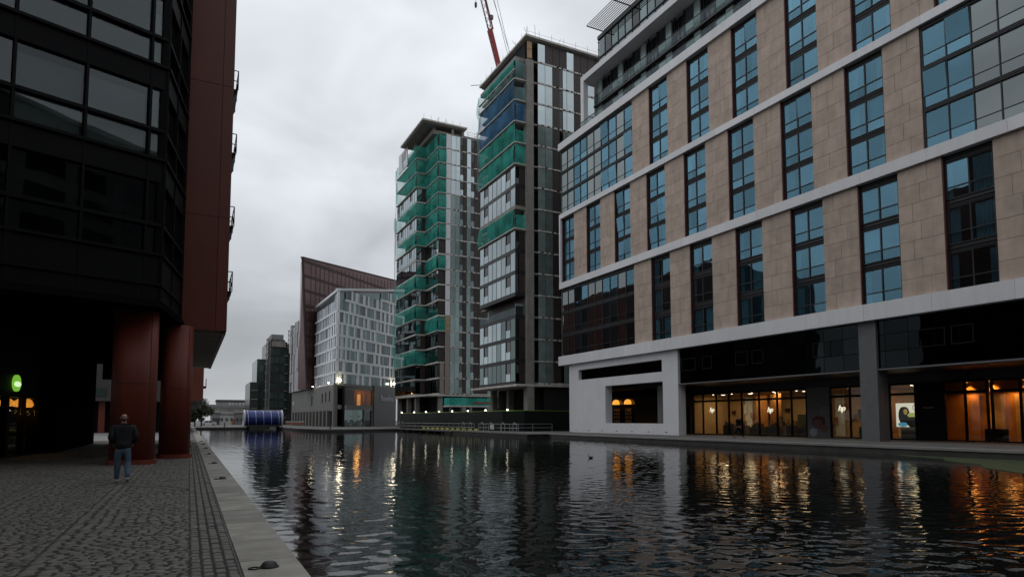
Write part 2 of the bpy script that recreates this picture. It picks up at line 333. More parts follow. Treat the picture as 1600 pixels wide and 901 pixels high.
def text(name, body, size, loc, rot, material, parent=None, extr=0.01, shear=0.0, bold=0.0, sx=1.0):
    cu = bpy.data.curves.new(name, 'FONT'); cu.body = body; cu.size = size; cu.extrude = extr; cu.shear = shear; cu.offset = bold; cu.align_x = 'CENTER'; cu.align_y = 'CENTER'; cu.resolution_u = 3
    tmp = bpy.data.objects.new('tmp', cu); COL.objects.link(tmp); dg = bpy.context.evaluated_depsgraph_get()
    me = bpy.data.meshes.new_from_object(tmp.evaluated_get(dg)); bpy.data.objects.remove(tmp); me.materials.clear(); me.materials.append(MAT[material])
    o = bpy.data.objects.new(name, me); COL.objects.link(o); off = LOC.get(parent, Vector((0, 0, 0))) if parent is not None else Vector((0, 0, 0))
    o.location = Vector(loc) - off; o.rotation_euler = rot; o.scale = (sx, 1, 1); setp(o, parent); return o
def lamp(name, kind, loc, energy, color, size=0.3, rot=(0, 0, 0), sy=None, spot=None, parent=None):
    l = bpy.data.lights.new(name, kind); l.energy = energy; l.color = color
    if kind == 'AREA':
        l.size = size
        if sy: l.shape = 'RECTANGLE'; l.size_y = sy
    else: l.shadow_soft_size = size
    if spot: l.spot_size = R(spot); l.spot_blend = 0.6
    o = bpy.data.objects.new(name, l); COL.objects.link(o); off = LOC.get(parent, Vector((0, 0, 0))) if parent is not None else Vector((0, 0, 0))
    o.location = Vector(loc) - off; o.rotation_euler = rot; setp(o, parent); return o
WARM = (1.0, 0.72, 0.40); AMBER = (1.0, 0.47, 0.12)

# ------------------------------------------------------------------ the setting: ground, quays, water
QX = 38.5; CX = 1.1
def struct(o): o['kind'] = 'structure'; return o
gm = MB(); BIG = 2500
def gp(*pts): gm.quad(*[(p[0], p[1], 0.0) for p in pts])
gp((-BIG, -BIG), (CX, -BIG), (CX, BIG), (-BIG, BIG))
gp((CX, -BIG), (BIG, -BIG), (BIG, -70), (CX, -70))
gp((QX, -70), (BIG, -70), (BIG, 124), (QX, 124))
gp((21, 115.5), (28.5, 117.5), (QX, 124), (QX, 160), (19.6, 160), (19.4, 132))
gp((QX, 124), (BIG, 124), (BIG, 160), (QX, 160))
gp((CX, 160), (12.5, 160), (12.5, 175), (CX, 175)); gp((18.5, 160), (BIG, 160), (BIG, 175), (18.5, 175)); gp((CX, 175), (BIG, 175), (BIG, BIG), (CX, BIG))
ground = struct(gm.build('ground', 'ground'))
# quay walls
qw = MB()
edge = [(CX, -70), (CX, 160), (12.5, 160), (12.5, 175), (18.5, 175), (18.5, 160), (19.6, 160), (19.4, 132), (21, 115.5), (28.5, 117.5), (QX, 124), (QX, -70), (CX, -70)]
for a, b_ in zip(edge, edge[1:]): qw.quad((*a, -0.01), (*b_, -0.01), (*b_, -3), (*a, -3))
struct(qw.build('quay_wall', 'quay_wall'))
# water: a rippled sheet, finer close to the camera
ys = [-30.0]; 
while ys[-1] < 178: ys.append(ys[-1] + max(0.05, 0.0105 * abs(ys[-1])) if ys[-1] > 2 else ys[-1] + 0.25)
xs = np.concatenate([np.arange(0.9, 12, 0.075), np.arange(12, 39.2, 0.13)])
ys = np.array(ys); X, Y = np.meshgrid(xs, ys); Z = np.zeros_like(X)
for k in range(46):
    lam = 0.17 * (0.75 / 0.17) ** np.random.rand(); a = R(72) + np.random.randn() * 0.55
    kx, ky = math.cos(a) * 2 * math.pi / lam, math.sin(a) * 2 * math.pi / lam
    Z += 0.00165 * (lam / 0.6) ** 0.75 * np.sin(kx * X + ky * Y + np.random.rand() * 6.28)
patch = 0.75 + 0.35 * np.sin(0.21 * X + 0.6) * np.sin(0.13 * Y + 1.1) + 0.2 * np.sin(0.09 * Y - 0.3 * X)
fade = np.clip((X - 0.9) / 2.0, 0.25, 1.0)
Z = Z * patch * fade - 0.5
nv, nu = X.shape; idx = np.arange(nv * nu).reshape(nv, nu)
fc = np.stack([idx[:-1, :-1], idx[:-1, 1:], idx[1:, 1:], idx[1:, :-1]], -1).reshape(-1, 4)
wm = bpy.data.meshes.new('water'); wm.vertices.add(nv * nu); wm.vertices.foreach_set('co', np.stack([X, Y, Z], -1).astype(np.float32).ravel())
wm.loops.add(fc.size); wm.loops.foreach_set('vertex_index', fc.ravel().astype(np.int32)); wm.polygons.add(len(fc)); wm.polygons.foreach_set('loop_start', np.arange(0, fc.size, 4, dtype=np.int32)); wm.polygons.foreach_set('loop_total', np.full(len(fc), 4, dtype=np.int32))
wm.polygons.foreach_set('use_smooth', np.ones(len(fc), dtype=bool)); wm.update(calc_edges=True); wm.materials.append(MAT['water'])
wo = bpy.data.objects.new('water', wm); COL.objects.link(wo); struct(wo)
# floating algae against the right quay
am = MB(); pts = [(38.4, 24.5), (38.4, 2.0), (30.0, 2.0), (26.6, 8.0), (26.3, 10.5), (27.5, 12.6), (29.2, 13.4), (31.2, 15.9), (33.4, 17.2), (34.9, 19.6), (36.5, 20.6), (37.2, 22.6)]
am.prism(pts, -0.51, -0.478); o = am.build('algae', 'algae'); tag(o, 'dull green algae scum floating against the right-hand quay', 'algae', kind='stuff')

# left promenade: coping stones and granite setts
prom = MB().box(-14, 0.53, -8, 58, -0.05, 0.006).build('promenade', 'sett_bed'); struct(prom)
cop = struct(MB().box(0.56, CX + 0.02, -8, 160, -0.22, -0.004).build('coping', 'quay_wall'))
y = -7.0; k = 0
while y < 160:
    L_ = random.choice([1.35, 1.5, 1.5, 1.65]) if y < 70 else 6.0
    pc('coping_stone', 'coping', 0.555, CX + 0.05, y + 0.015, y + L_ - 0.015, -0.02, 0.020 + random.uniform(0, .008), cop); y += L_
# setts in shallow arcs with straight courses beside the coping and one diagonal double course
def sett_mesh():
    bm = bmesh.new(); bmesh.ops.create_cube(bm, size=1)
    for v in bm.verts:
        if v.co.z > 0: v.co.x *= 0.92 + random.uniform(-.05, .05); v.co.y *= 0.92 + random.uniform(-.05, .05); v.co.z *= 0.9
        v.co.x += random.uniform(-.03, .03); v.co.y += random.uniform(-.03, .03)
    bmesh.ops.bevel(bm, geom=[e for e in bm.edges if e.verts[0].co.z > 0 and e.verts[1].co.z > 0], offset=0.12, segments=1, affect='EDGES')
    me = bpy.data.meshes.new('sett'); bm.to_mesh(me); bm.free(); me.materials.append(MAT['sett']); return me
SM = [sett_mesh() for _ in range(6)]
places = []
for i in range(4):                                   # straight courses
    yy = -2.0
    while yy < 56:
        l = random.uniform(.15, .21); places.append((0.47 - i * 0.118, yy + l / 2, 0, 0.1, l - random.uniform(.014, .04))); yy += l
def diag(x, y): return (y - 20.5) * 0.62 + (x + 2.4) * 1.0       # distance-like value from a diagonal course
for lane in range(8):                                # arcs
    xc = 0.06 - 0.80 - lane * 1.6
    yy = -2.0
    while yy < (56 if lane < 5 else 32):
        dep = 0.105 * random.uniform(.9, 1.1); n_ = 9; x = -0.8
        while x < 0.8:
            l = random.uniform(.13, .2); l = min(l, 0.8 - x) if 0.8 - x < .26 else l
            cx_ = x + l / 2; arc = 0.20 * (1 - (cx_ / 0.8) ** 2); sl_ = -2 * 0.20 * cx_ / 0.64
            px_, py_ = xc + cx_, yy + arc * (1 if lane % 2 else 1)
            if abs(diag(px_, py_)) > 0.2 or py_ > 24: places.append((px_, py_, math.atan(sl_), l - random.uniform(.012, .036), dep - random.uniform(.008, .022)))
            x += l
        yy += dep
s_ = -14.0
while s_ < 6:                                        # diagonal course
    for k in (-1, 1):
        ux, uy = 0.527, -0.85; nx, ny = 0.85, 0.527; cx0, cy0 = -2.4 + ux * s_, 20.5 + uy * s_
        px_, py_ = cx0 + nx * k * 0.06, cy0 + ny * k * 0.06
        if -12 < px_ < 0.0 and 2 < py_ < 24: places.append((px_, py_, math.atan2(uy, ux), .16, .105))
    s_ += 0.178
places.sort(key=lambda p: p[0] ** 2 * 1.0 + (p[1]) ** 2 if p[1] > 5.5 else 9e9)
near = places[:300]; rest = places[300:]
for (x, y_, a, lx, ly) in near:
    o = bpy.data.objects.new('sett', random.choice(SM)); COL.objects.link(o); o.location = (x, y_, -0.012 + random.uniform(-.006, .004)); o.rotation_euler = (random.uniform(-.03, .03), random.uniform(-.03, .03), a + random.uniform(-.05, .05)); o.scale = (lx, ly, 0.06); setp(o, prom)
base = [np.array([v.co[:] for v in me.vertices]) for me in SM]; bf = [[tuple(p.vertices) for p in me.polygons] for me in SM]
V = []; FF = []; off = 0
for (x, y_, a, lx, ly) in rest:
    k = random.randrange(6); q = base[k] * np.array([lx, ly, 0.06]); a += random.uniform(-.05, .05); c_, s2 = math.cos(a), math.sin(a); tx, ty = random.uniform(-.04, .04), random.uniform(-.04, .04)
    zz = q[:, 2] + q[:, 0] * tx + q[:, 1] * ty
    V.append(np.stack([q[:, 0] * c_ - q[:, 1] * s2 + x, q[:, 0] * s2 + q[:, 1] * c_ + y_, zz - 0.012 + random.uniform(-.007, .005)], -1)); FF += [tuple(i + off for i in f) for f in bf[k]]; off += len(q)
me = bpy.data.meshes.new('setts'); me.from_pydata(np.concatenate(V).tolist(), [], FF); me.materials.append(MAT['sett']); me.update()
o = bpy.data.objects.new('setts', me); COL.objects.link(o); setp(o, prom); o['kind'] = 'stuff'
# courtyard floor beyond the undercroft
struct(MB().box(-60, -0.2, 58.01, 94, -0.05, 0.008).build('courtyard', 'coping_far'))
# right quay pavement with edge stones
pav = struct(MB().box(QX + 0.62, 60, -20, 84, -0.03, 0.006).build('pavement', 'paving'))
y = -10
while y < 123:
    pc('edge_stone', 'coping_far', QX - 0.06, QX + 0.61, y + .008, y + 1.992, -0.12, 0.02, pav); y += 2.0
# far quay edge stones
fq = struct(MB().box(CX + 0.6, 12.4, 160.05, 161.0, -0.2, -0.004).build('far_quay', 'quay_wall'))
for (a, b_) in (((1.8, 160), (12.5, 160)), ((19.6, 160), (19.4, 132)), ((19.4, 132), (21, 115.5)), ((21, 115.5), (28.5, 117.5)), ((28.5, 117.5), (38.4, 124))):
    f = F(a, b_, flip=(a[0] == 1.8)); nseg = max(2, int(f.L / 3.2))
    f = F(a, b_)
    for i in range(nseg): pf('edge_stone', 'coping_far', f, f.L * i / nseg + .02, f.L * (i + 1) / nseg - .02, -0.15, 0.02, -0.9, 0.08, fq)

# mooring eyes along the coping
for i, (x, y) in enumerate([(0.82, 7.43), (0.86, 19.0), (0.88, 25.8), (0.9, 33), (0.9, 39.7), (0.9, 46.4), (0.9, 53)]):
    words = ['nearest the camera', 'second from the camera', 'third from the camera', 'fourth from the camera', 'fifth from the camera', 'sixth from the camera', 'farthest of the row'][i]
    th = thing('mooring_eye', 'low black iron mooring eye on the pale coping, ' + words, 'mooring eye', (x, y, 0.02), group='mooring eyes set in the canal coping')
    MB().lathe((x, y, 0.02), [(0.10, 0), (0.105, 0.012), (0.085, 0.03), (0.07, 0.055), (0.045, 0.07), (0.0, 0.074)], 14).build('dome', 'iron', th, True)
    mbm = MB(); pts = [(x - 0.15 + 0.055 * math.cos(a), y - 0.02 + 0.055 * math.sin(a), 0.032) for a in np.linspace(0, 2 * math.pi, 13)]
    mbm.path(pts, 0.011, 6).build('ring', 'iron', th, True)

# ------------------------------------------------------------------ hotel building on the right
H = thing('hotel_building', 'long stone and white banded hotel with stacked blue windows above lit shops', 'building', (46, 43, 0))
Y0, Y1 = 6.0, 76.0
MB().box(47.6, 66, Y0 + .2, Y1 - .3, 5.5, 40.0).build('core', 'interior_dark', H)
sections = [(10.35, 19.8, 'C'), (20.65, 29.75, 'B'), (30.4, 39.65, 'A')]
for nm, z0, z1, x0 in (('band', 9.1, 10.35, 45.55), ('band', 19.8, 20.65, 45.72), ('band', 29.75, 30.4, 45.75), ('parapet', 39.65, 40.65, 45.7)):
    ye = Y1 + (.2 if nm == 'parapet' else .1); MB().box(x0 + .03, 47.6, Y0 + .02, ye - .02, z0 + .01, z1 - .01).build(nm, 'grey_metal', H)
    yy = Y0; nb = 14; wd_ = (ye - Y0) / nb
    for q in range(nb): pc('band_panel', 'white_panel', x0 - random.uniform(0, .006), 47.5, Y0 + q * wd_ + .008, Y0 + (q + 1) * wd_ - .008, z0, z1, H)
MB().box(45.74, 46.5, Y1 - .25, Y1 + .08, 20.65, 29.75).build('corner_strip', 'white_panel', H)
ww, wh = 2.96, 2.62
def frame_mesh():
    mb = MB(); t_ = .07
    mb.box(0, .12, -ww / 2, -ww / 2 + t_, 0, wh); mb.box(0, .12, ww / 2 - t_, ww / 2, 0, wh); mb.box(0, .12, -ww / 2 + t_, ww / 2 - t_, 0, t_); mb.box(0, .12, -ww / 2 + t_, ww / 2 - t_, wh - t_, wh)
    mb.box(-.02, .12, -.045, .045, t_, wh - t_); mb.box(-.01, .1, -ww / 2 + t_, -.045, .80, .87); mb.box(-.01, .1, .045, ww / 2 - t_, .80, .87)
    return mb.mesh('window', 'dark_metal')
FM = frame_mesh()
def hotel_window(yc, z, glassy='hotel_blue', x=46.22):
    o = bpy.data.objects.new('window', FM); COL.objects.link(o); o.location = Vector((x, yc, z)) - LOC[H]; setp(o, H); LOC[o] = Vector((x, yc, z))
    openw = random.random()
    for s in (-1, 1):
        ya, yb = (-ww / 2 + .07, -.045) if s < 0 else (.045, ww / 2 - .07)
        tl = -0.06 if (openw < .14 and s < 0) or (openw > .9 and s > 0) else random.uniform(-.006, .006)
        pc('pane', glassy, x + .05, x + .062, yc + ya, yc + yb, z + .07, z + .80, o, random.uniform(-.004, .004))
        pc('pane', glassy, x + .05 - (.09 if tl < -.05 else 0), x + .062 - (.09 if tl < -.05 else 0), yc + ya, yc + yb, z + .87, z + wh - .07, o, tl)
    # curtains drawn to the sides, each a little differently
    for s in (-1, 1):
        wd = random.choice([.25, .35, .5, .8, 1.36]) * random.uniform(.8, 1.0)
        cc = yc + s * (ww / 2 - .1 - wd / 2); nf = 5; mb = MB()
        for j in range(nf):
            a0 = cc - wd / 2 + wd * j / nf; a1 = a0 + wd / nf; mid = (a0 + a1) / 2
            mb.quad((x + .16, a0, z + .05), (x + .24, mid, z + .05), (x + .24, mid, z + 2.5), (x + .16, a0, z + 2.5)); mb.quad((x + .24, mid, z + .05), (x + .16, a1, z + .05), (x + .16, a1, z + 2.5), (x + .24, mid, z + 2.5))
        mb.build('curtain', 'curtain', o)
    return o
def window_column(ya, yb, z0, z1):
    h = (z1 - z0) / 3; yc = (ya + yb) / 2
    for f_ in range(3):
        zf = z0 + f_ * h + .03; hotel_window(yc, zf)
        # spandrel: dark louvre strip above each window
        sp = MB(); 
        zt = z0 + (f_ + 1) * h - (.02 if f_ == 2 else -.02)
        sp.box(46.3, 46.6, yb + .02, ya - .02, zf + wh + .01, zt)
        for q in range(2): sp.box(46.2, 46.3, yb + .02, ya - .02, zf + wh + .06 + q * .18, zf + wh + .12 + q * .18)
        sp.build('spandrel', 'dark_metal', H)
    MB().box(46.03, 46.45, ya - .02, ya + .045, z0, z1).build('reveal', 'red_metal', H)
def stone_pier(ya, yb, z0, z1):
    """ya > yb; seven rows of slabs with staggered joints in front of a recessed joint plane"""
    MB().box(46.05, 46.9, yb, ya, z0, z1).build('pier', 'stone_joint', H)
    rows = 7; h = (z1 - z0) / rows; w_ = ya - yb
    for r_ in range(rows):
        cuts = [0, .5 if r_ % 2 else random.choice([.32, .68]), 1] if w_ > 1.8 else [0, 1]
        for a, b_ in zip(cuts, cuts[1:]):
            dxx = random.uniform(0, .012); pc('stone_slab', 'stone', 46.0 - dxx, 46.12, yb + a * w_ + .011, yb + b_ * w_ - .011, z0 + r_ * h + .011, z0 + (r_ + 1) * h - .011, H)
def curtain(ya, yb, z0, z1, pattern):
    n_ = len(pattern); wd = (ya - yb) / n_; h = (z1 - z0) / 3
    fr = MB()
    for i in range(n_ + 1): fr.box(46.06, 46.2, ya - i * wd - .035, ya - i * wd + .035, z0, z1)
    for f_ in range(3):
        for zz, t_ in ((z0 + f_ * h, .06), (z0 + f_ * h + .82, .05), (z0 + f_ * h + 2.66, .06)):
            for i in range(n_): fr.box(46.09, 46.18, ya - (i + 1) * wd + .035, ya - i * wd - .035, zz, zz + t_)
        fr.box(46.0, 46.1, yb + .04, ya - .04, z0 + f_ * h + 2.74, z0 + f_ * h + 2.82); fr.box(46.02, 46.12, yb + .04, ya - .04, z0 + f_ * h + 2.88, z0 + f_ * h + 2.96)
    fr.build('mullions', 'dark_metal', H)
    for f_ in range(3):
        for i, ch in enumerate(pattern):
            b_ = ya - i * wd - .04; a = ya - (i + 1) * wd + .04; mt = 'hotel_blue' if ch == 'b' else 'hotel_grey'; zf = z0 + f_ * h
            pc('glass_panel', mt, 46.13, 46.145, a, b_, zf + .06, zf + .82, H, random.uniform(-.003, .003))
            op = ch == 'b' and random.random() < .3
            pc('glass_panel', mt, 46.13 - (.11 if op else 0), 46.145 - (.11 if op else 0), a, b_, zf + .87, zf + 2.66, H, -.05 if op else random.uniform(-.004, .004))
            pc('spandrel_panel', 'dark_metal', 46.15, 46.2, a, b_, zf + 2.72, zf + h - .01, H)
for z0, z1, nm in sections:
    if nm in 'AC':
        curtain(75.95, 59.62, z0, z1, 'ggbbggbbgb'); prev = 59.62
        for k in range(8):
            a = 56.4 - 6.25 * k; b_ = a - 3.06; stone_pier(prev - .05, a + .05, z0, z1); window_column(a, b_, z0, z1); prev = b_
        stone_pier(prev - .05, Y0, z0, z1)
    else:
        prev = None
        for k in range(8):
            a = 75.65 - 6.21 * k; b_ = a - 3.06
            if prev is not None: stone_pier(prev - .05, a + .05, z0, z1)
            window_column(a, b_, z0, z1); prev = b_
        stone_pier(prev - .05, 26.3, z0, z1); curtain(26.2, 13.4, z0, z1, 'bbggggbb'); stone_pier(13.35, Y0, z0, z1)
MB().box(46.05, 47.6, Y1 - .1, Y1, 10.35, 39.65).build('end_wall', 'grey_metal', H)
# penthouse storeys behind a white frame
MB().box(46.55, 60, Y0, 71.5, 47.6, 48.4).build('roof_slab', 'white_panel', H)
MB().box(46.55, 47.25, 70.8, 71.5, 40.65, 47.6).build('frame_post', 'white_panel', H)
MB().box(48.9, 62, Y0, 70.2, 40.6, 47.6).build('penthouse_core', 'interior_dark', H)
MB().box(47.9, 48.35, Y0, 70.4, 43.95, 44.2).build('balcony_slab', 'dark_metal', H)
y = 70.0; i = 0
while y > 12:
    for za, zb in ((40.7, 43.9), (44.25, 47.55)):
        if i % 3 == 0: pc('pale_pier', 'pier_green', 48.3, 48.5, y - 1.0, y - .06, za, zb, H)
        elif i % 3 == 2: pc('glass_panel', 'pent_glass', 48.4, 48.43, y - 1.5, y - .06, za, zb, H)
        else: pc('glass_panel', 'dark_glass', 48.75, 48.8, y - 1.5, y - .06, za, zb, H)
    y -= 1.55; i += 1
fr = MB(); y = 70.0
while y > 12: fr.box(48.28, 48.46, y - .05, y + .0, 40.66, 47.6); y -= 1.55
fr.build('mullions', 'dark_metal', H)
for (xx, zz, y_start) in ((46.3, 40.65, 71.3), (47.85, 44.2, 70.2)):
    y = y_start
    while y > 12: pc('balustrade_panel', 'balustrade', xx, xx + .02, y - 1.86, y, zz + .05, zz + 1.1, H); y -= 1.9
    MB().box(xx - .03, xx + .05, 10, y_start, zz + 1.12, zz + 1.19).build('handrail', 'dark_metal', H)
MB().box(48.0, 60, Y0, 69.3, 48.4, 49.2).build('upper_plinth', 'grey_metal', H)
MB().box(48.5, 60, Y0, 68.9, 49.2, 53.4).build('upper_core', 'interior_dark', H)
y = 69.2; i = 0
while y > 12:
    pc('glass_panel', 'pent_glass' if i % 4 != 1 else 'dark_glass', 48.08, 48.11, y - 1.42, y - .05, 49.25, 52.9, H); y -= 1.47; i += 1
up = MB(); up.box(47.95, 48.05, 10, 69.3, 50.3, 50.42); up.box(47.95, 48.05, 10, 69.3, 49.2, 49.3); up.box(47.9, 60, Y0, 69.35, 52.95, 53.45)
y = 69.3
while y > 12: up.box(48.0, 48.12, y - .05, y, 49.3, 52.95); y -= 1.47
up.build('upper_frame', 'dark_metal', H)
for j in range(10): pc('louvre', 'grey_metal', 45.95 + j * .29, 45.99 + j * .29, 10, 68.8, 54.2, 54.32, H)
y = 68.9; 
while y > 10: pc('pergola_beam', 'red_metal', 45.85, 48.8, y - .1, y, 54.05, 54.18, H); y -= 6.0
for z_ in (49.6, 50.6, 51.6, 52.6): pc('end_louvre', 'red_metal', 48.0, 49.0, 69.32, 69.42, z_, z_ + .1, H)
# base: white screen wall with two openings
fb = F((46, 74), (46, 52.35))         # s runs from the far end towards the camera; outward = -x
fb.n = Vector((-1, 0, 0))
bw = MB(); wall_holes(bw, fb, 0, 21.65, 0.0, 9.08, [(2.3, 19.1, 6.88, 8.22), (8.4, 19.2, 1.23, 5.83)], -1.0, 0.0); bw.build('screen_wall', 'white_wall', H)
for i in range(9):
    pf('strip_window', 'hotel_base_glass', fb, 2.34 + i * 1.862, 2.34 + i * 1.862 + 1.83, 6.9, 8.2, -.5, -.46, H)
MB().box(46.9, 47.5, 54.2, 73.5, 6.2, 9.0).build('strip_backing', 'interior_dark', H)
for i in range(7): pf('floor_vent', 'dark_metal', fb, 1.5 + i * 3.0, 1.8 + i * 3.0, .26, .34, -.05, .015, H)
pc('column', 'grey_metal', 47.8, 49.0, 56.5, 57.9, 0, 5.5, H)
# base: dark glazed storey and soffit
MB().box(46.35, 47.6, Y0, 52.3, 5.45, 9.1).build('mezzanine_backing', 'interior_dark', H)
y = 52.2; i = 0
while y > 8:
    skip = 30.35 < y < 31.9 or 30.35 < y - 1.72 < 31.9
    for za, zb in ((5.5, 6.7), (6.74, 7.95), (7.99, 9.08)):
        pc('glass_panel', 'hotel_base_glass', 46.2, 46.22, y - 1.68, y, za, zb, H, random.uniform(-.006, .006))
    y -= 1.72; i += 1
for (ya, yb) in ((51.9, 49.9), (48.9, 47.6), (44.5, 43.0), (42.5, 41.2), (36.0, 34.4), (27.4, 25.6), (25.2, 23.8)):
    mbm = MB(); mbm.box(46.15, 46.19, yb, ya, 7.95, 8.0); mbm.box(46.15, 46.19, yb, ya, 6.75, 6.8); mbm.box(46.15, 46.19, yb, yb + .05, 6.8, 7.95); mbm.box(46.15, 46.19, ya - .05, ya, 6.8, 7.95); mbm.build('vent_frame', 'vent_grey', H)
MB().box(46.1, 52.6, Y0, 52.3, 5.3, 5.45).build('soffit', 'dark_metal', H)
MB().box(46.02, 46.12, Y0, 52.3, 5.32, 5.44).build('soffit_edge', 'grey_metal', H)
MB().box(47.1, 52.6, 52.3, 75, 5.9, 6.2).build('soffit', 'interior_dark', H)
MB().box(45.96, 47.2, 30.4, 31.8, 0.006, 9.09).build('pillar', 'grey_metal', H)
MB().box(52.02, 66, 57.2, 75.5, 0, 6).build('service_wall', 'interior_dark', H)
MB().box(52.02, 58.4, 52, 75, 4.62, 5.9).build('fascia', 'interior_dark', H); MB().box(52.02, 58.4, Y0, 51.99, 4.62, 5.29).build('fascia', 'dark_metal', H)
# --- shop front (x = 52)
SX = 52.0
segs = [(56.8, 55.1), (55.1, 53.05), (53.05, 51.2), (51.2, 49.4), (49.4, 47.1), (47.1, 44.85), (44.85, 43.15), (43.15, 41.45), (38.9, 37.0), (37.0, 35.0), (35.0, 33.4), (33.4, 31.3), (29.1, 27.6), (27.6, 26.1), (25.8, 24.0), (24.0, 22.0), (22.0, 20.0), (20.0, 18.0)]
done = set()
for a, b_ in segs:
    fr = MB()
    for yv in (a, b_):
        if yv in done: continue
        done.add(yv); fr.box(SX - .06, SX + .1, yv - .07, yv + .07, 0.006, 4.6)
    fr.box(SX - .05, SX + .08, b_ + .07, a - .07, 3.62, 3.82); fr.box(SX - .05, SX + .08, b_ + .07, a - .07, 0.006, .1); fr.box(SX - .05, SX + .08, b_ + .07, a - .07, 4.45, 4.62)
    fr.build('shop_frame', 'black_frame', H)
for a, b_ in segs:
    pc('shop_pane', 'shop_glass', SX, SX + .015, b_ + .07, a - .07, .1, 3.62, H); pc('shop_pane', 'shop_glass', SX, SX + .015, b_ + .07, a - .07, 3.82, 4.45, H)
MB().box(SX - .04, SX + .2, 38.97, 41.38, 0, 4.62).build('blank_panel', 'poster_grey', H)
MB().box(SX - .04, SX + .3, 29.17, 31.23, 0, 4.62).build('blank_panel', 'black_frame', H)
MB().box(SX - .04, SX + .3, Y0, 17.93, 0, 4.62).build('blank_panel', 'black_frame', H)
# rooms behind the glass: floor, ceiling, back wall, dividers
MB().box(52.3, 58.4, 31.2, 57.2, -.02, .03).build('shop_floor', 'room_floor', H)
MB().box(52.3, 58.4, Y0, 57.2, 4.5, 4.61).build('shop_ceiling', 'room_wall', H)
MB().box(58.0, 58.4, 31.2, 57.19, .03, 4.5).build('shop_back_wall', 'room_wall', H)
MB().box(52.5, 58.0, 57.0, 57.19, .03, 4.5).build('divider', 'room_wall', H)
MB().box(52.35, 58.0, 31.3, 31.45, .03, 4.5).build('divider', 'room_orange', H)
MB().box(54.6, 54.75, 17.95, 31.2, .03, 4.5).build('lobby_back_wall', 'room_orange', H); MB().box(52.3, 54.6, 17.95, 31.2, -.02, .03).build('lobby_floor', 'room_floor', H)
for (ya, yb, xx, za, zb, mt) in ((51.6, 50.0, 56.5, .03, 4.4, 'room_orange'), (48.8, 47.4, 55.5, .03, 4.4, 'room_orange'), (44.6, 43.4, 56.0, .03, 4.4, 'room_orange'), (36.4, 35.4, 56, .03, 4.4, 'room_orange'), (46.6, 45.2, 57.0, .6, 2.2, 'plant_dark')):
    pc('display_wall', mt, xx, xx + .12, yb, ya, za, zb, H)
for i, (ya, yb, xx, zz) in enumerate(((52.8, 51.4, 52.7, 1.0), (50.9, 49.7, 52.7, 1.0), (49.0, 47.3, 52.6, .85), (46.8, 45.1, 52.6, .9), (44.5, 43.3, 52.7, 1.0), (42.9, 41.7, 52.7, .9), (36.8, 35.4, 52.8, 1.0), (33.2, 31.7, 53.0, 1.15))):
    t_ = thing('display_counter', 'low grey display counter inside the lit shop, ' + ['left of the walking pedestrian', 'just right of the walking pedestrian', 'under the dark display wall', 'below the middle glowing emblem', 'behind the left door leaf beside the poster', 'next to the seated figure poster', 'left of the grey pillar', 'below the bright picture screen'][i], 'counter', (xx, (ya + yb) / 2, .03), group='display counters in the shop windows')
    MB().box(xx, xx + .7, yb, ya, .03, zz).build('carcass', 'counter_grey', t_); MB().box(xx - .03, xx + .74, yb - .03, ya + .03, zz, zz + .05).build('top', 'counter_wood', t_)
    for q in range(5):
        pc('goods', 'product_mix', xx + .1, xx + .1 + random.uniform(.15, .4), yb + .1 + q * (ya - yb - .2) / 5, yb + .08 + (q + .75) * (ya - yb - .2) / 5, zz + .05, zz + .05 + random.uniform(.1, .5), t_)
rr = random.Random(11)
for i in range(26):
    yy = 32 + i * .96; zz = rr.uniform(.7, 2.6); pc('wall_goods', rr.choice(['product_mix', 'screen_dark', 'counter_wood', 'red_metal', 'curtain']), 57.7, 57.98, yy, yy + rr.uniform(.35, .8), zz, zz + rr.uniform(.35, 1.1), H)
for yy in (53.9, 50.4, 42.3, 37.8): pc('back_panel', 'curtain', 57.85, 57.97, yy - .5, yy + .5, .03, 4.2, H)
for i in range(9):
    yy = 32.2 + i * 2.8; pc('spot_lamp', 'lamp_small', 53.1, 53.2, yy, yy + .12, 4.44, 4.48, H)
# pot plant behind the middle window
pl = thing('potted_plant', 'dark leafy plant under the middle glowing emblem', 'plant', (53.6, 45.9, 0.03))
MB().lathe((53.6, 45.9, .03), [(.2, 0), (.28, .5), (.3, .52)], 12).build('pot', 'counter_grey', pl)
lf = MB()
for k in range(160):
    c = Vector((53.6 + random.gauss(0, .35), 45.9 + random.gauss(0, .5), 1.3 + random.gauss(0, .4))); d1 = Vector((random.gauss(0, 1), random.gauss(0, 1), random.gauss(0, 1))).normalized() * .14; d2 = Vector((random.gauss(0, 1), random.gauss(0, 1), random.gauss(0, 1))).normalized() * .06
    lf.quad(c - d1, c - d2, c + d1, c + d2)
lf.build('foliage', 'plant_dark', pl)
# glowing round emblems with two slanted letters, one behind each of three windows
for i, (yy, zz) in enumerate(((54.1, 2.75), (46.05, 2.64), (38.1, 2.66))):
    e_ = thing('emblem_sign', 'glowing white slanted letter emblem in the shop window, ' + ['leftmost, beside the white wall', 'middle of the three', 'rightmost, next to the grey pillar'][i], 'sign', (52.35, yy, zz), group='glowing emblems in the shop windows')
    text('letters', 'hp', .7, (52.35, yy, zz), (R(90), 0, R(-90)), 'logo_white', e_, .02, .3, .02)
    pc('hanger', 'dark_metal', 52.36, 52.38, yy - .01, yy + .01, zz + .3, 4.45, e_)
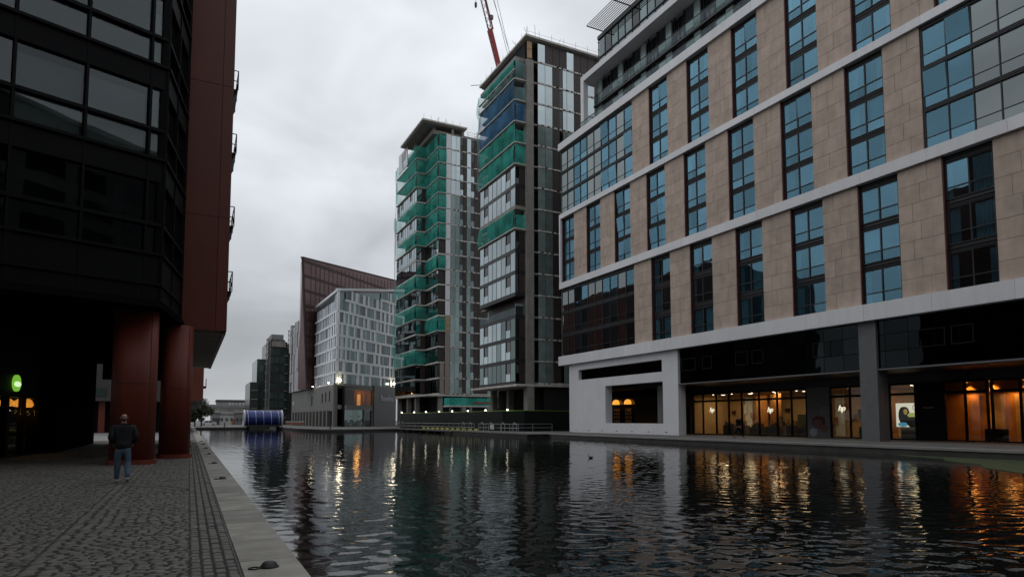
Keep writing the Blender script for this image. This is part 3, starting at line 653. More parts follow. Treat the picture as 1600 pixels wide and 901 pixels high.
# pendant and ceiling lights of the shop
for i, yy in enumerate((55, 51, 47.5, 44, 37.5, 33.0)):
    th = thing('ceiling_light', 'warm ceiling light in the shop, ' + ['at its far left end', 'above the walking pedestrian', 'behind the middle windows', 'left of the seated figure poster', 'left of the grey pillar', 'right of the grey pillar'][i], 'ceiling light', (55, yy, 4.45), group='ceiling lights of the shop')
    pc('tray', 'lamp_small', 54.9, 55.1, yy - .2, yy + .2, 4.46, 4.49, th)
    lamp('light', 'AREA', (55, yy, 4.4), 62, WARM, 1.2, parent=th)
# poster with a seated figure (flat print)
po = thing('window_poster', 'dark grey wall poster of a large head above a white shirt', 'poster', (51.93, 40.2, 0))
MB().box(51.935, 51.95, 39.0, 41.36, .1, 3.8).build('sheet', 'poster_grey', po)
def blob(name, mt, c, ry, rz, x, parent, n_=18, dzf=None):
    mb = MB(); pts = [(x, c[0] + ry * math.cos(a), c[1] + rz * math.sin(a) * (1 + .08 * math.sin(3 * a))) for a in np.linspace(0, 2 * math.pi, n_, endpoint=False)]
    mb.quad(*pts); return mb.build(name, mt, parent)
blob('hair_shape', 'poster_hair', (40.15, 1.45), .72, .58, 51.93, po); blob('face_shape', 'poster_skin', (40.3, 1.3), .5, .42, 51.926, po)
blob('arm_shape', 'poster_skin', (39.6, .85), .42, .4, 51.924, po); blob('shirt_shape', 'poster_white', (40.75, .5), .42, .38, 51.922, po)
for k in range(4): MB().box(51.925, 51.934, 39.1, 39.95 + .06 * (k % 2), 2.25 + k * .17, 2.29 + k * .17).build('print_line', 'poster_white', po)
# bright picture screen right of the pillar
sc = thing('picture_screen', 'bright backlit picture of a dark-haired figure in the shop beside the pillar', 'screen', (52.75, 32.3, 1.1))
MB().box(52.75, 52.8, 31.55, 33.4, 1.05, 3.0).build('panel', 'screen_white', sc)
blob('hair_shape', 'screen_dark', (32.72, 1.95), .48, .82, 52.745, sc); blob('face_shape', 'screen_skin', (32.6, 2.3), .17, .24, 52.741, sc)
blob('body_shape', 'screen_blue', (32.85, 1.25), .42, .18, 52.743, sc); blob('shade_shape', 'screen_dark', (32.05, 1.45), .5, .45, 52.742, sc); blob('field_shape', 'screen_green', (32.0, 2.0), .45, .22, 52.7445, sc)
mbm = MB(); pts = [(52.74, 31.85 + .14 * math.cos(a), 2.62 + .2 * math.sin(a)) for a in np.linspace(0, 2 * math.pi, 13)]; mbm.path(pts, .018, 4).build('ring_print', 'screen_dark', sc)
# amber lobby
for i, (ya, yb, mt) in enumerate(((28.9, 27.9, 'room_orange'), (27.2, 26.2, 'room_wall'), (25.5, 24.9, 'room_wall'), (21.9, 20.4, 'room_orange'))):
    pc('lobby_panel', mt, 54.45, 54.52, yb, ya, .03 if i != 1 else .9, 3.55, H)
for i, yy in enumerate((28.0, 26.35, 24.2, 21.6)):
    th = thing('downlight', 'small amber downlight over the hotel entrance, ' + ['leftmost', 'second from the left', 'third from the left', 'rightmost, at the picture edge'][i], 'downlight', (53.0, yy, 4.45), group='downlights over the hotel entrance')
    MB().lathe((53.0, yy, 4.44), [(.09, 0), (.09, .05)], 12).build('fitting', 'lamp_amber', th)
    lamp('light', 'SPOT', (53.05, yy, 4.36), 120, AMBER, .06, rot=(0, R(-28), 0), spot=78, parent=th)
MB().box(53.45, 53.55, 17.95, 31.2, 3.75, 4.5).build('lobby_header', 'room_orange', H)
for i, yy in enumerate((28.4, 25.6, 21.5)):
    lamp('lobby_light', 'AREA', (54.0, yy, 3.7), 26, AMBER, .6, parent=H)
pc('lobby_desk', 'black_frame', 53.6, 54.2, 25.9, 27.2, .03, .95, H)
# small brass letters line on dark panel
pc('wall_plate', 'counter_wood', 51.93, 51.955, 29.9, 30.75, 2.55, 2.62, H)
# lit shelves seen through the screen wall opening
MB().box(52.0, 52.06, 57.3, 75, .01, 4.6).build('back_glazing', 'dark_glass', H)
for i, yy in enumerate((71.6, 69.0)):
    th = thing('lit_showcase', 'amber lit shelf showcase seen through the white wall opening, ' + ['left one', 'right one'][i], 'showcase', (51.9, yy, 0), group='lit showcases behind the white wall')
    for r_ in range(6):
        for c in range(3): pc('niche', 'lamp_amber_dim' if 'lamp_amber_dim' in MAT else 'room_wall', 51.93, 51.97, yy - .8 + c * .5, yy - .8 + c * .5 + .34, .3 + r_ * .5, .3 + r_ * .5 + .34, th)
    MB().lathe((51.75, yy - .3, 3.7), [(.5, 0), (.52, .12), (.45, .4), (.25, .6), (.0, .66)], 16).build('dome_lamp', 'lamp_amber', th, True)
    lamp('light', 'SPOT', (51.2, yy - .3, 4.2), 45, AMBER, .1, rot=(0, R(25), 0), spot=95, parent=th)

# ------------------------------------------------------------------ towers under construction
def net_sheet(tower, f, s0, s1, z0, z1, n_, mt, wrap=None):
    """wind-rippled debris net hung in front of one storey"""
    cols = max(6, int((s1 - s0) / .55)); rows = 6; mb = MB(); ph = random.uniform(0, 6); i0 = 0
    for r_ in range(rows + 1):
        t_ = r_ / rows; z = z0 + (z1 - z0) * t_
        for c in range(cols + 1):
            u = s0 + (s1 - s0) * c / cols
            bul = .10 + .22 * math.sin(math.pi * t_) * (.6 + .4 * math.sin(u * .9 + ph)) + .09 * math.sin(u * 2.3 + ph * 2 + 1.5 * t_)
            sag = .12 * math.sin(u * 1.3 + ph) * (1 if r_ == rows else 0)
            mb.v.append(tuple(f.p(u, n_ + bul * (1 if 0 < r_ < rows else .35), z + sag)))
    for r_ in range(rows):
        for c in range(cols):
            a = r_ * (cols + 1) + c; mb.f.append((a, a + 1, a + cols + 2, a + cols + 1))
    MB().fbox(f, s0, s1, z0 + .02, z0 + .16, n_ - .05, n_ + .24).build('slab_lip', 'concrete_light', tower)
    return mb.build('net', mt, tower, True)
def storey_front(tw, f, s0, s1, z, h, kind, pattern, mats):
    """one storey of a bay front; pattern letters: p pale pane, w dark opening with a pale lower guard, b brown, g green glass"""
    n_ = len(pattern); wd = (s1 - s0) / n_
    fr = MB(); 
    for i in range(n_ + 1): fr.fbox(f, s0 + i * wd - .03, s0 + i * wd + .03, z + .28, z + h - .28, -.16, -.02)
    fr.build('mullions', 'dark_metal', tw)
    for i, ch in enumerate(pattern):
        a, b_ = s0 + i * wd + .035, s0 + (i + 1) * wd - .035; za, zb = z + .3, z + h - .3
        if ch == 'p': pf('pane', mats, f, a, b_, za, zb, -.08, -.05, tw)
        elif ch == 'w':
            pf('pane', 'dark_glass', f, a, b_, za + 1.2, zb, -.16, -.12, tw); pf('pane', mats, f, a, b_, za, za + 1.15, -.08, -.05, tw)
        elif ch == 'g': pf('pane', 'tower_green', f, a, b_, za, zb, -.08, -.05, tw)
        elif ch == 'b': pf('panel', 'brown_panel', f, a, b_, za, zb, -.1, -.04, tw)
# ---- nearer tower
T2 = thing('residential_tower', 'taller nearer unfinished tower with blue and green nets beside the hotel', 'tower', (50, 90, 0), group='unfinished residential towers')
zb2, h2, ns2 = 7.0, 3.285, 16
MB().box(45.6, 62, 84.2, 98.8, 6.8, 59.4).build('core', 'interior_dark', T2)
for k in range(ns2 + 1):
    z = zb2 + k * h2
    MB().box(44.2, 62, 82.85, 99.4, z - .14, z + .14).build('floor_slab', 'concrete', T2)
f2l = F((42.4, 96.1), (42.4, 83.1)); f2l.n = Vector((-1, 0, 0))
f2s = F((42.4, 83.1), (44.1, 83.1))                        # short side face, outward = -y
f2r = F((45.3, 82.6), (61.5, 82.6))
panel2 = {0: 'g', 1: 'p', 2: 'p', 4: 'p', 5: 'p', 6: 'p', 8: 'p', 9: 'p'}; nets2 = {7: 'net_green', 10: 'net_green', 11: 'net_green', 12: 'net_blue', 13: 'net_blue', 14: 'net_green'}
for k in range(ns2):
    z = zb2 + k * h2
    # bay slab edge
    MB().box(42.42, 44.2, 83.12, 96.1, z - .3, z + .26).build('bay_slab', 'dark_metal' if k not in nets2 and (k - 1) not in nets2 else 'concrete', T2)
    if k in panel2:
        pat = {0: 'gwggggwg', 1: 'pwppgpwg', 2: 'pwpppgwg'}.get(k, 'pwppppwp'); storey_front(T2, f2l, 0.05, 12.95, z, h2, 'p', pat, 'tower_pane')
        pf('pane', 'tower_pane' if k > 6 else 'tower_green', f2s, .05, .62, z + .3, z + h2 - .3, -.08, -.05, T2); pf('panel', 'brown_panel', f2s, .68, 1.66, z + .3, z + h2 - .3, -.1, -.04, T2)
        MB().box(42.7, 44.2, 83.4, 96, z + .26, z + h2 - .3).build('bay_room', 'interior_dark', T2)
    elif k in nets2:
        net_sheet(T2, f2l, -.1, 13.1, z - .15, z + h2 - .25, .05, nets2[k]) if k != 14 else (net_sheet(T2, f2l, -.1, 13.1, z - .15, z + h2 * .4, .05, 'net_pale'), net_sheet(T2, f2l, -.1, 13.1, z + h2 * .4, z + h2 - .25, .05, 'net_green')); net_sheet(T2, f2s, -.1, 1.75, z - .15, z + h2 * (.62 if k % 2 else .9), .05, 'net_pale' if k in (13, 14) else nets2[k])
        MB().box(42.5, 44.2, 83.0, 83.1, z - .2, z + .05).build('slab_edge', 'concrete_light', T2)
        for yy in np.arange(84, 96, 2.4): MB().tube((42.7, yy, z + .2), (42.7, yy, z + h2 - .3), .03, seg=5).build('prop', 'steel', T2)
        MB().box(44.15, 44.4, 83.2, 96, z + .26, z + h2 - .3).build('bay_room', 'interior_dark', T2)
    elif k == 15:
        MB().box(44.15, 44.4, 83.2, 96, z + .26, z + h2 - .3).build('bay_room', 'interior_dark', T2)
    else:
        for i in range(7): pf('balustrade_panel', 'balustrade', f2l, .1 + i * 1.83, .1 + i * 1.83 + 1.78, z + .26, z + 1.3, -.1, -.06, T2)
        MB().box(44.0, 44.3, 83.2, 96, z + .26, z + h2 - .3).build('bay_room', 'brown_panel', T2); pf('balustrade_panel', 'tower_pane', f2s, .05, 1.6, z + .26, z + 1.9, -.1, -.06, T2)
    # right face: two panes, brown panel, window, repeated
    x = 0.75; pat = ['g', 'g', 'b', 'w', 'g', 'b', 'b', 'g', 'b', 'w', 'g']
    if k == 15: pat = ['g', 'b', 'b', 'b', 'g', 'b', 'b', 'b', 'b', 'g', 'b']
    for i, ch in enumerate(pat):
        a, b_ = x + .03, x + 1.3 - .03; za, zb = z + .16, z + h2 - .16
        bright = 'tower_pane' if k >= 12 else 'green_pane'
        if ch == 'g': pf('pane', bright, f2r, a, b_, za, zb, -.1, -.06, T2)
        elif ch == 'b': pf('panel', 'brown_panel', f2r, a, b_, za, zb, -.12, -.06, T2)
        else: pf('pane', 'dark_glass', f2r, a, a + .5, za, zb, -.2, -.16, T2); pf('pane', bright, f2r, a + .55, b_, za, zb, -.1, -.06, T2)
        x += 1.3
    mbm = MB(); x = .75
    while x < 15.2: mbm.fbox(f2r, x, x + random.choice([.4, .6, .9]), z - .12, z + .12, -.2, .02); x += random.choice([.75, 1.0, 1.05])
    mbm.build('slab_edge', 'concrete_light', T2)['kind'] = 'stuff'
MB().box(44.1, 45.25, 82.5, 83.7, 0.006, 56.3).build('corner_column', 'concrete', T2)
pc('timber_patch', 'timber', 44.2, 45.0, 82.55, 82.66, 56.5, 57.9, T2); pc('timber_patch', 'timber', 44.2, 45.0, 82.55, 82.66, 57.95, 59.1, T2)
MB().box(47.2, 61, 84.5, 99, 0, 6.5).build('ground_core', 'interior_dark', T2)
MB().box(47.2, 64, 82.9, 83.2, 0, 6.5).build('ground_screen', 'interior_dark', T2)
for (x, y) in ((46, 86), (46, 92), (46, 98), (52, 84), (57, 84)): MB().box(x - .45, x + .45, y - .45, y + .45, .006, 6.86).build('column', 'concrete', T2)
MB().box(43.7, 62, 82.1, 99.5, 59.62, 59.92).build('roof_slab', 'concrete_light', T2); MB().box(44.1, 61.8, 82.6, 99.3, 59.93, 60.12).build('roof_kerb', 'concrete', T2)
rl = MB(); 
for x in np.arange(44, 62, 2.2): rl.tube((x, 82.4, 60), (x, 82.4, 61.1), .03, seg=5)
for y in np.arange(84, 100, 2.2): rl.tube((44, y, 60), (44, y, 60.9 + .3 * random.random()), .03, seg=5)
for q in range(12):
    x = random.uniform(44, 61); y = random.choice([82.5, random.uniform(83, 99)]); rl.tube((x, y, 59.9), (x + random.uniform(-.8, .8), y + random.uniform(-.5, .5), 60.6 + random.random() * 1.6), .03, seg=4)
rl.tube((43.9, 82.4, 60.6), (62, 82.4, 60.6), .02, seg=4); rl.tube((44.2, 99.0, 60.1), (42.0, 99.3, 59.6), .06, seg=5); rl.build('roof_rail', 'steel', T2)
MB().box(42.3, 62, 82.45, 99.5, 6.55, 6.86).build('transfer_slab', 'concrete_light', T2)
# ---- farther tower
T1 = thing('residential_tower', 'farther unfinished tower with stepped bays and green nets', 'tower', (52, 142, 0), group='unfinished residential towers')
zb1, h1, ns1 = 7.25, 3.4, 17
MB().box(51.0, 66, 131.5, 152.5, 6.9, 65.0).build('core', 'interior_dark', T1)
b2f = F((45.1, 153.6), (45.1, 138.0)); b2f.n = Vector((-1, 0, 0)); b2s = F((45.1, 138), (47.5, 138))
b1f = F((47.5, 137.9), (47.5, 130.0)); b1f.n = Vector((-1, 0, 0)); b1s = F((47.5, 130.0), (49.1, 130.0))
r1f = F((49.1, 129.9), (66, 129.9))
P2 = {3, 4, 6, 8, 9, 11, 13}; G2 = {0, 1}; P1 = {5, 6, 7, 9}; G1 = {0, 1, 2, 3}
for k in range(ns1 + 1):
    z = zb1 + k * h1
    if k < ns1 or True: MB().box(47.6, 66, 130.15, 153.5, z - .15, z + .15).build('floor_slab', 'concrete', T1)
for k in range(ns1):
    z = zb1 + k * h1
    for f, fs, L1, L2, PP, GG, pat, spat, bx_ in ((b2f, b2s, 15.6, 2.4, P2, G2, 'wpwpppwpp', 'pb', (45.12, 47.6, 138.02, 153.5)), (b1f, b1s, 7.9, 1.6, P1, G1, 'wppwp', 'b', (47.52, 51.0, 130.02, 137.95))):
        MB().box(bx_[0], bx_[1], bx_[2], bx_[3], z - .17, z + .17).build('bay_slab', 'concrete_light', T1)
        if k in PP or k in GG:
            storey_front(T1, f, .05, L1 - .05, z, h1, 'p', pat if k in PP else pat.replace('p', 'g'), 'tower_pane' if k in PP else 'tower_green')
            storey_front(T1, fs, .05, L2 - .05, z, h1, 'p', spat if k in PP else spat.replace('p', 'g'), 'tower_pane')
            MB().box(bx_[0] + .3, bx_[1], bx_[2] + .3, bx_[3], z + .17, z + h1 - .17).build('bay_room', 'interior_dark', T1)
        else:
            net_sheet(T1, f, -.1, L1 + .1, z - .1, z + h1 - .1, .06, 'net_green'); net_sheet(T1, fs, -.1, L2 + .1, z - .1, z + h1 - .4, .06, 'net_green')
            MB().box(bx_[1] - .3, bx_[1] + .3, bx_[2] + .3, bx_[3], z + .17, z + h1 - .17).build('bay_room', 'interior_dark', T1)
    # right face
    if k >= 5: pf('pale_strip', 'white_panel', r1f, .05, 1.15, z + .12, z + h1 - .1, -.06, .06, T1)
    elif k < 4: pf('pale_strip', 'pink_panel', r1f, .05, 1.15, z + .02, z + h1 - .02, -.06, .06, T1)
    else: pf('pale_strip', 'timber', r1f, .05, 1.15, z + .12, z + h1 - .1, -.06, .03, T1)
    if k < 2: pf('pale_strip', 'pink_panel', b1s, .55, 1.5, z + .02, z + h1 - .02, -.04, .06, T1)
    x = 1.25; pat = 'ggwbgwbbbgbgwbg'; wds = [1.15, 1.0, .75, .9, 1.0, .8, 1.2, 1.2, 1.0, .8, 1.3, 1.2, .8, 1.2, 1.0]
    for ch, wd in zip(pat, wds):
        a, b_ = x + .03, x + wd - .03; za, zb = z + .16, z + h1 - .16; br = 'tower_pane' if k >= 13 else 'tower_green'
        if ch == 'g': pf('pane', br, r1f, a, b_, za, zb, -.12, -.08, T1)
        elif ch == 'b': pf('panel', 'brown_panel', r1f, a, b_, za, zb, -.14, -.08, T1)
        else: pf('pane', 'dark_glass', r1f, a, b_, z + 1.5, zb, -.2, -.16, T1); pf('pane', br if k < 15 else 'brown_panel', r1f, a, b_, za, z + 1.45, -.12, -.08, T1)
        x += wd
    mbm = MB(); x = 1.2
    while x < 16.5: mbm.fbox(r1f, x, x + random.choice([.5, .8, 1.0]), z - .13, z + .13, -.22, .03); x += random.choice([.9, 1.1])
    mbm.build('slab_edge', 'concrete_light', T1)['kind'] = 'stuff'
zt = zb1 + ns1 * h1
MB().box(43.6, 54.2, 130.0, 146.5, 67.15, 67.5).build('roof_slab', 'concrete_light', T1); MB().box(43.9, 53.8, 130.4, 146, 66.85, 67.095).build('roof_soffit', 'concrete', T1)
MB().box(46.5, 66, 131.5, 152.4, zt + .16, zt + 1.1).build('top_parapet', 'concrete', T1)
for (x, y) in ((47, 132), (51, 131), (53.5, 131), (46, 142), (46, 150), (51, 145)): MB().box(x - .25, x + .25, y - .25, y + .25, zt, 66.84).build('column', 'concrete', T1)
MB().box(44.75, 44.9, 144.5, 151.5, zt - 2.6, zt + 2.0).build('pale_cladding', 'white_panel', T1); MB().box(44.7, 44.74, 146, 149, zt - .6, zt + 1.5).build('opening', 'dark_glass', T1)
rl = MB()
for x in np.arange(44, 54, 1.7): rl.tube((x, 130.3, 67.6), (x, 130.3, 68.6), .035, seg=5)
for q in range(12):
    x = random.uniform(44, 65); zz = 67.5 if x < 54 else zt + .2; rl.tube((x, 130.6, zz), (x + random.uniform(-1, 1), 130.6 + random.uniform(0, 1), zz + .7 + random.random() * 1.6), .035, seg=4)
for x in np.arange(54.5, 66, 1.6): rl.tube((x, 130.3, zt + .1), (x, 130.3, zt + 1.6 + random.random() * .5), .035, seg=5)
rl.tube((54, 130.3, zt + 1.5), (66, 130.3, zt + 1.5), .03, seg=4); rl.tube((54, 130.3, zt + .9), (66, 130.3, zt + .9), .03, seg=4); rl.tube((56, 131, zt + .5), (59, 133, zt + 3.4), .05, seg=5); rl.build('roof_rail', 'steel', T1)
for (x, y) in ((46, 139), (46, 145), (46, 152.5), (48.5, 131), (54, 131), (60, 131)): MB().box(x - .45, x + .45, y - .45, y + .45, .006, 7.09).build('column', 'concrete', T1)
MB().box(48.6, 66, 132.6, 152.8, 0, 6.75).build('ground_core', 'interior_dark', T1); MB().box(46.6, 48.59, 139, 152.8, 0, 6.75).build('ground_core', 'interior_dark', T1)
MB().box(45.0, 66, 129.95, 153.6, 6.78, 7.07).build('transfer_slab', 'concrete_light', T1)
# builder's beam stacked at its foot
gb = thing('green_site_container', 'long green sheeted site store behind the hoarding between the towers', 'site store', (50, 122, 0))
MB().box(46.8, 58, 121, 124, 4.6, 6.1).build('body', 'net_green', gb); MB().box(46.7, 58.1, 120.9, 124.1, 4.3, 4.58).build('beam', 'concrete_light', gb)
for x in (47.5, 52, 57): MB().box(x - .2, x + .2, 122, 122.4, 0, 4.29).build('leg', 'steel', gb)
pc('red_rail', 'crane_red', 52, 58.2, 120.7, 120.88, 5.0, 5.3, gb)

def net_tail(tower, x, y, z0, z1, wd, mt):
    mb = MB(); rows = 14; cols = 3; ph = random.uniform(0, 6)
    for r_ in range(rows + 1):
        t_ = r_ / rows; z = z0 + (z1 - z0) * t_; ww_ = wd * (.45 + .55 * abs(math.sin(t_ * 5 + ph))) 
        for c in range(cols + 1): mb.v.append((x - .25 - .3 * math.sin(t_ * 7 + ph + c) * .5, y + ww_ * c / cols + .25 * math.sin(t_ * 9 + ph), z))
    for r_ in range(rows):
        for c in range(cols): a = r_ * (cols + 1) + c; mb.f.append((a, a + 1, a + cols + 2, a + cols + 1))
    mb.build('net_tail', mt, tower, True)
net_tail(T1, 45.0, 153.2, 12, 34, 1.5, 'net_green'); net_tail(T1, 45.0, 153.0, 34, 52, 1.9, 'net_pale'); net_tail(T1, 45.0, 152.8, 50, 64, 1.3, 'net_green')
net_tail(T2, 42.3, 95.8, 40, 50, .9, 'net_pale'); net_tail(T2, 42.3, 95.6, 48, 56, 1.0, 'net_green')
for k in range(5):
    z = 11 + k * 11; MB().tube((44.85, 153.9, z - 5), (44.85, 153.9, z + 6), .05, seg=5).build('scaffold_pole', 'steel', T1)
# ---- luffing crane behind the nearer tower
CR = thing('tower_crane', 'red luffing tower crane rising behind the nearer tower', 'crane', (49.6, 102.5, 0))
mst = MB(); mx0, my0 = 49.6, 102.5
for sx in (-.9, .9):
    for sy in (-.9, .9): mst.tube((mx0 + sx, my0 + sy, 0), (mx0 + sx, my0 + sy, 63), .1, seg=5)
for k in range(20):
    z = k * 3.1; s = 1 if k % 2 else -1
    for (a, b_) in (((-.9, -.9), (.9, -.9)), ((.9, -.9), (.9, .9)), ((.9, .9), (-.9, .9)), ((-.9, .9), (-.9, -.9))): mst.tube((mx0 + a[0], my0 + a[1], z), (mx0 + b_[0], my0 + b_[1], z + 3.1), .05, seg=4)
mst.build('mast', 'crane_grey', CR)
pA = Vector((49.5, 102.0, 63.5)); pB = Vector((41.6, 100.5, 88.0)); d = (pB - pA); Lj = d.length; d.normalize(); side = d.cross(Vector((0, 1, 0))).normalized(); upv = Vector((0, 1, 0))
jb = MB(); 
for sx, mtr in ((-.55, 0), (.55, 0)): jb.tube(pA + side * sx * .3, pB + side * sx, .09, seg=5)
jb.tube(pA + upv * .4, pB + upv * .9, .09, seg=5)
for k in range(22):
    a = pA + d * (Lj * k / 22); b_ = pA + d * (Lj * (k + 1) / 22); jb.tube(a - side * .5, b_ + side * .5, .04, seg=4); jb.tube(a + side * .5, b_ + upv * .8, .04, seg=4); jb.tube(a + upv * .8, b_ - side * .5, .04, seg=4)
jb.build('jib_lattice', 'crane_grey', CR)
jm = MB(); q0 = pA - d * 2; q1 = pA + d * (Lj * .36)
jm.hexa([q0 + side * .3 - upv * .3, q0 - side * .3 - upv * .3, q0 - side * .3 + upv * .5, q0 + side * .3 + upv * .5, q1 + side * .34 - upv * .3, q1 - side * .34 - upv * .3, q1 - side * .34 + upv * .6, q1 + side * .34 + upv * .6]); jm.build('jib_base', 'crane_red', CR)
jm = MB(); q0 = pA + d * (Lj * .36); q1 = pB; 
for sx in (-.62, ): jm.tube(q0 + side * sx, q1 + side * sx, .14, seg=5)
jm.build('jib_chord', 'crane_red', CR)
cb = MB(); apex = Vector((52.6, 102.0, 70.6))
cb.tube((51.5, 102, 63), apex, .14, seg=5)
for off in (1.2, 1.9): cb.tube(Vector((51.2 + off * .6, 102, 64)), Vector((46.2 + off * .7, 101.3, 78 + off)), .05, seg=4)
cb.tube((53.5, 102, 62.5), (44.0, 101, 86), .045, seg=4); cb.build('cables', 'cable', CR)
MB().box(46.6, 47.2, 101.2, 101.8, 74.3, 75.0).build('pulley_block', 'crane_grey', CR)
hk = MB(); hk.tube((43.4, 100.5, 88), (43.4, 100.5, 75.9), .03, seg=4); hk.lathe((43.4, 100.5, 74.7), [(.0, 0), (.22, .35), (.25, .9), (.1, 1.25)], 8); hk.build('hook', 'cable', CR)
MB().box(48.4, 53.5, 101, 104, 62.4, 64.2).build('machinery_deck', 'crane_red', CR)

# ---- hoarding with lamps, railing, jetty, pontoon
ho = thing('site_hoarding', 'long black site hoarding with a thin lime top edge', 'hoarding', (40, 100, 0))
hp_ = [(37.6, 124), (39.8, 101), (41.0, 84.5), (42.4, 80.3), (52.0, 81.5)]
for a, b_ in zip(hp_, hp_[1:]):
    f = F(a, b_); f.n = -f.n if f.n.x > 0 and a[1] > 84 else f.n; nn = max(1, int(f.L / 2.4))
    for i in range(nn): pf('board', 'hoarding', f, f.L * i / nn + .01, f.L * (i + 1) / nn - .01, .01, 2.92, -.06, -.0, ho)
    mb = MB(); mb.fbox(f, 0, f.L, 2.93, 3.0, -.1, .03); mb.build('lime_edge', 'green_edge', ho)
for i, (x, y) in enumerate([(51.6, 81.2), (41.3, 83.3), (40.6, 89.4), (40.2, 95.4), (39.7, 101), (39.2, 106), (38.7, 111.5), (38.2, 116.8), (37.6, 122.8)]):
    th = thing('bulkhead_lamp', 'small lit lamp on the black hoarding, ' + (['nearest the white hotel wall', 'under the nearer tower corner column', 'second left of the nearer tower column', 'third left of the nearer tower column', 'fourth left of the nearer tower column', 'fifth left of the nearer tower column', 'sixth left of the nearer tower column', 'last but one at the far tower', 'at the far left end'][i]), 'lamp', (x - .15, y - .1, 3.0), group='lamps along the hoarding')
    MB().lathe((x - .15, y - .12, 2.98), [(.06, 0), (.13, .06), (.13, .16), (.06, .22)], 10).build('globe', 'lamp_small', th, True); pc('bracket', 'dark_metal', x - .2, x, y - .1, y - .04, 2.9, 2.97, th)
# guard rail with hooped ends along the quay
def rail(name, label, pts, hoop=()):
    th = thing(name, label, 'railing', (pts[0][0], pts[0][1], 0), group='steel guard rails on the far quay')
    f = F(pts[0], pts[1]); mb = MB()
    for z in (.55, 1.08): mb.tube(f.p(0, 0, z), f.p(f.L, 0, z), .035, seg=6)
    mb.build('rail', 'steel', th)
    nn = int(f.L / 1.9)
    for i in range(nn + 1): MB().tube(f.p(f.L * i / nn, 0, .006), f.p(f.L * i / nn, 0, 1.08), .035, seg=6).build('post', 'steel', th)
    for s in hoop:
        pp = [f.p(s - .55, 0, .02)] + [f.p(s + .55 * math.cos(a), 0, .7 + .55 * math.sin(a)) for a in np.linspace(math.pi, 0, 9)] + [f.p(s + .55, 0, .02)]
        MB().path(pp, .045).build('hoop', 'steel', th)
    return th
rail('guard_rail', 'steel guard rail with hooped ends along the jetty below the towers', ((36.2, 121), (37.2, 86)), (.6, 2.6, 31, 33.5))
rail('guard_rail', 'steel guard rail with hoops above the dark pontoon', ((37.4, 85), (38.2, 74)), (1.0, 3.6, 7.0, 10.0))
rail('guard_rail', 'plain steel guard rail between the pontoon and the white hotel wall', ((40.0, 79.0), (45.6, 78.0)), ())
jt = thing('jetty', 'narrow timber jetty on dark piles in front of the far tower', 'jetty', (36, 106, -.5))
MB().box(35.6, 38.43, 91, 121.5, -.16, .012).build('deck', 'timber_deck', jt)
for i in range(9): MB().tube((35.8, 92 + i * 3.5, -1.4), (35.8, 92 + i * 3.5, -.17), .16, seg=8).build('pile', 'quay_wall', jt)
for i in range(14): pc('edge_mark', 'yellow_mark', 38.6, 38.7, 88 + i * 2.4, 89.4 + i * 2.4, .03, .32, jt)
pn = thing('pontoon', 'flat dark floating pontoon moored below the nearer tower', 'pontoon', (37, 80, -.5))
MB().prism([(35.5, 66.5), (38.40, 66.5), (38.40, 92), (36.6, 97), (35.9, 96)], -.95, -.12).build('float', 'iron', pn); MB().prism([(35.45, 66.4), (38.40, 66.4), (38.40, 92), (36.6, 97.1), (35.8, 96)], -.118, -.03).build('deck', 'timber_deck', pn)
sg = thing('site_notice', 'small white notice board fixed to the guard rail', 'notice', (37.6, 80.5, .3)); pc('board', 'far_white', 37.5, 37.53, 80.0, 81.2, .35, 1.0, sg); MB().tube((37.56, 80.6, .02), (37.56, 80.6, .9), .03, seg=6).build('post', 'steel', sg)

# ------------------------------------------------------------------ pavilion and offices at the head of the basin
A = (30.3, 151.6); B = (28, 205.6); C = (50.2, 170.5)
fL = F(A, B, flip=True); fR = F(A, C)
PV = thing('canal_pavilion', 'low grey metal pavilion with a lit restaurant window at the basin corner', 'building', (30.3, 151.6, 0))
pw = MB(); wall_holes(pw, fR, 0.0, 27.2, 0, 10.3, [(.75, 16.25, 5.25, 9.1), (.9, 12.2, .3, 4.1), (12.5, 15.8, .02, 4.0)], -.5, 0); pw.build('right_wall', 'podium', PV)
pw = MB(); wall_holes(pw, fL, 0.0, 54, 0, 10.0, [(5.0, 6.2, 6.0, 8.6), (9.0, 10.2, 6.0, 8.4), (12.6, 13.9, 5.8, 8.2), (24.5, 26, 5.4, 8.0)] + [(3.0 + i * 4.0, 5.6 + i * 4.0, .25, 3.75) for i in range(12)], -.5, 0); pw.build('left_wall', 'podium', PV)
pf('sign_wall', 'podium_dark', fR, 16.4, 27.4, .02, 10.5, .01, .25, PV)
MB().prism([fL.p(0, -.6, 0)[:2], fL.p(54, -.6, 0)[:2], (52, 205), (56, 175), fR.p(27, -.6, 0)[:2]], 9.7, 9.95).build('roof', 'podium', PV)
for i in range(4): pf('pane', 'shop_glass', fR, .8 + i * 3.87, .8 + i * 3.87 + 3.8, 5.27, 9.08, -.3, -.27, PV)
for i in range(5): pf('pane', 'tower_green', fR, .95 + i * 2.25, .95 + i * 2.25 + 2.2, .32, 4.08, -.3, -.26, PV)
pf('door', 'dark_glass', fR, 12.55, 15.75, .03, 3.98, -.35, -.3, PV)
room = [tuple(fR.p(u, n_, 0)[:2]) for u, n_ in ((1.7, -.55), (16.2, -.55), (16.2, -8), (9.6, -8))]
MB().prism(room, 5.0, 5.22).build('dining_floor', 'room_floor', PV); MB().prism(room, 9.15, 9.4).build('dining_ceiling', 'interior_dark', PV)
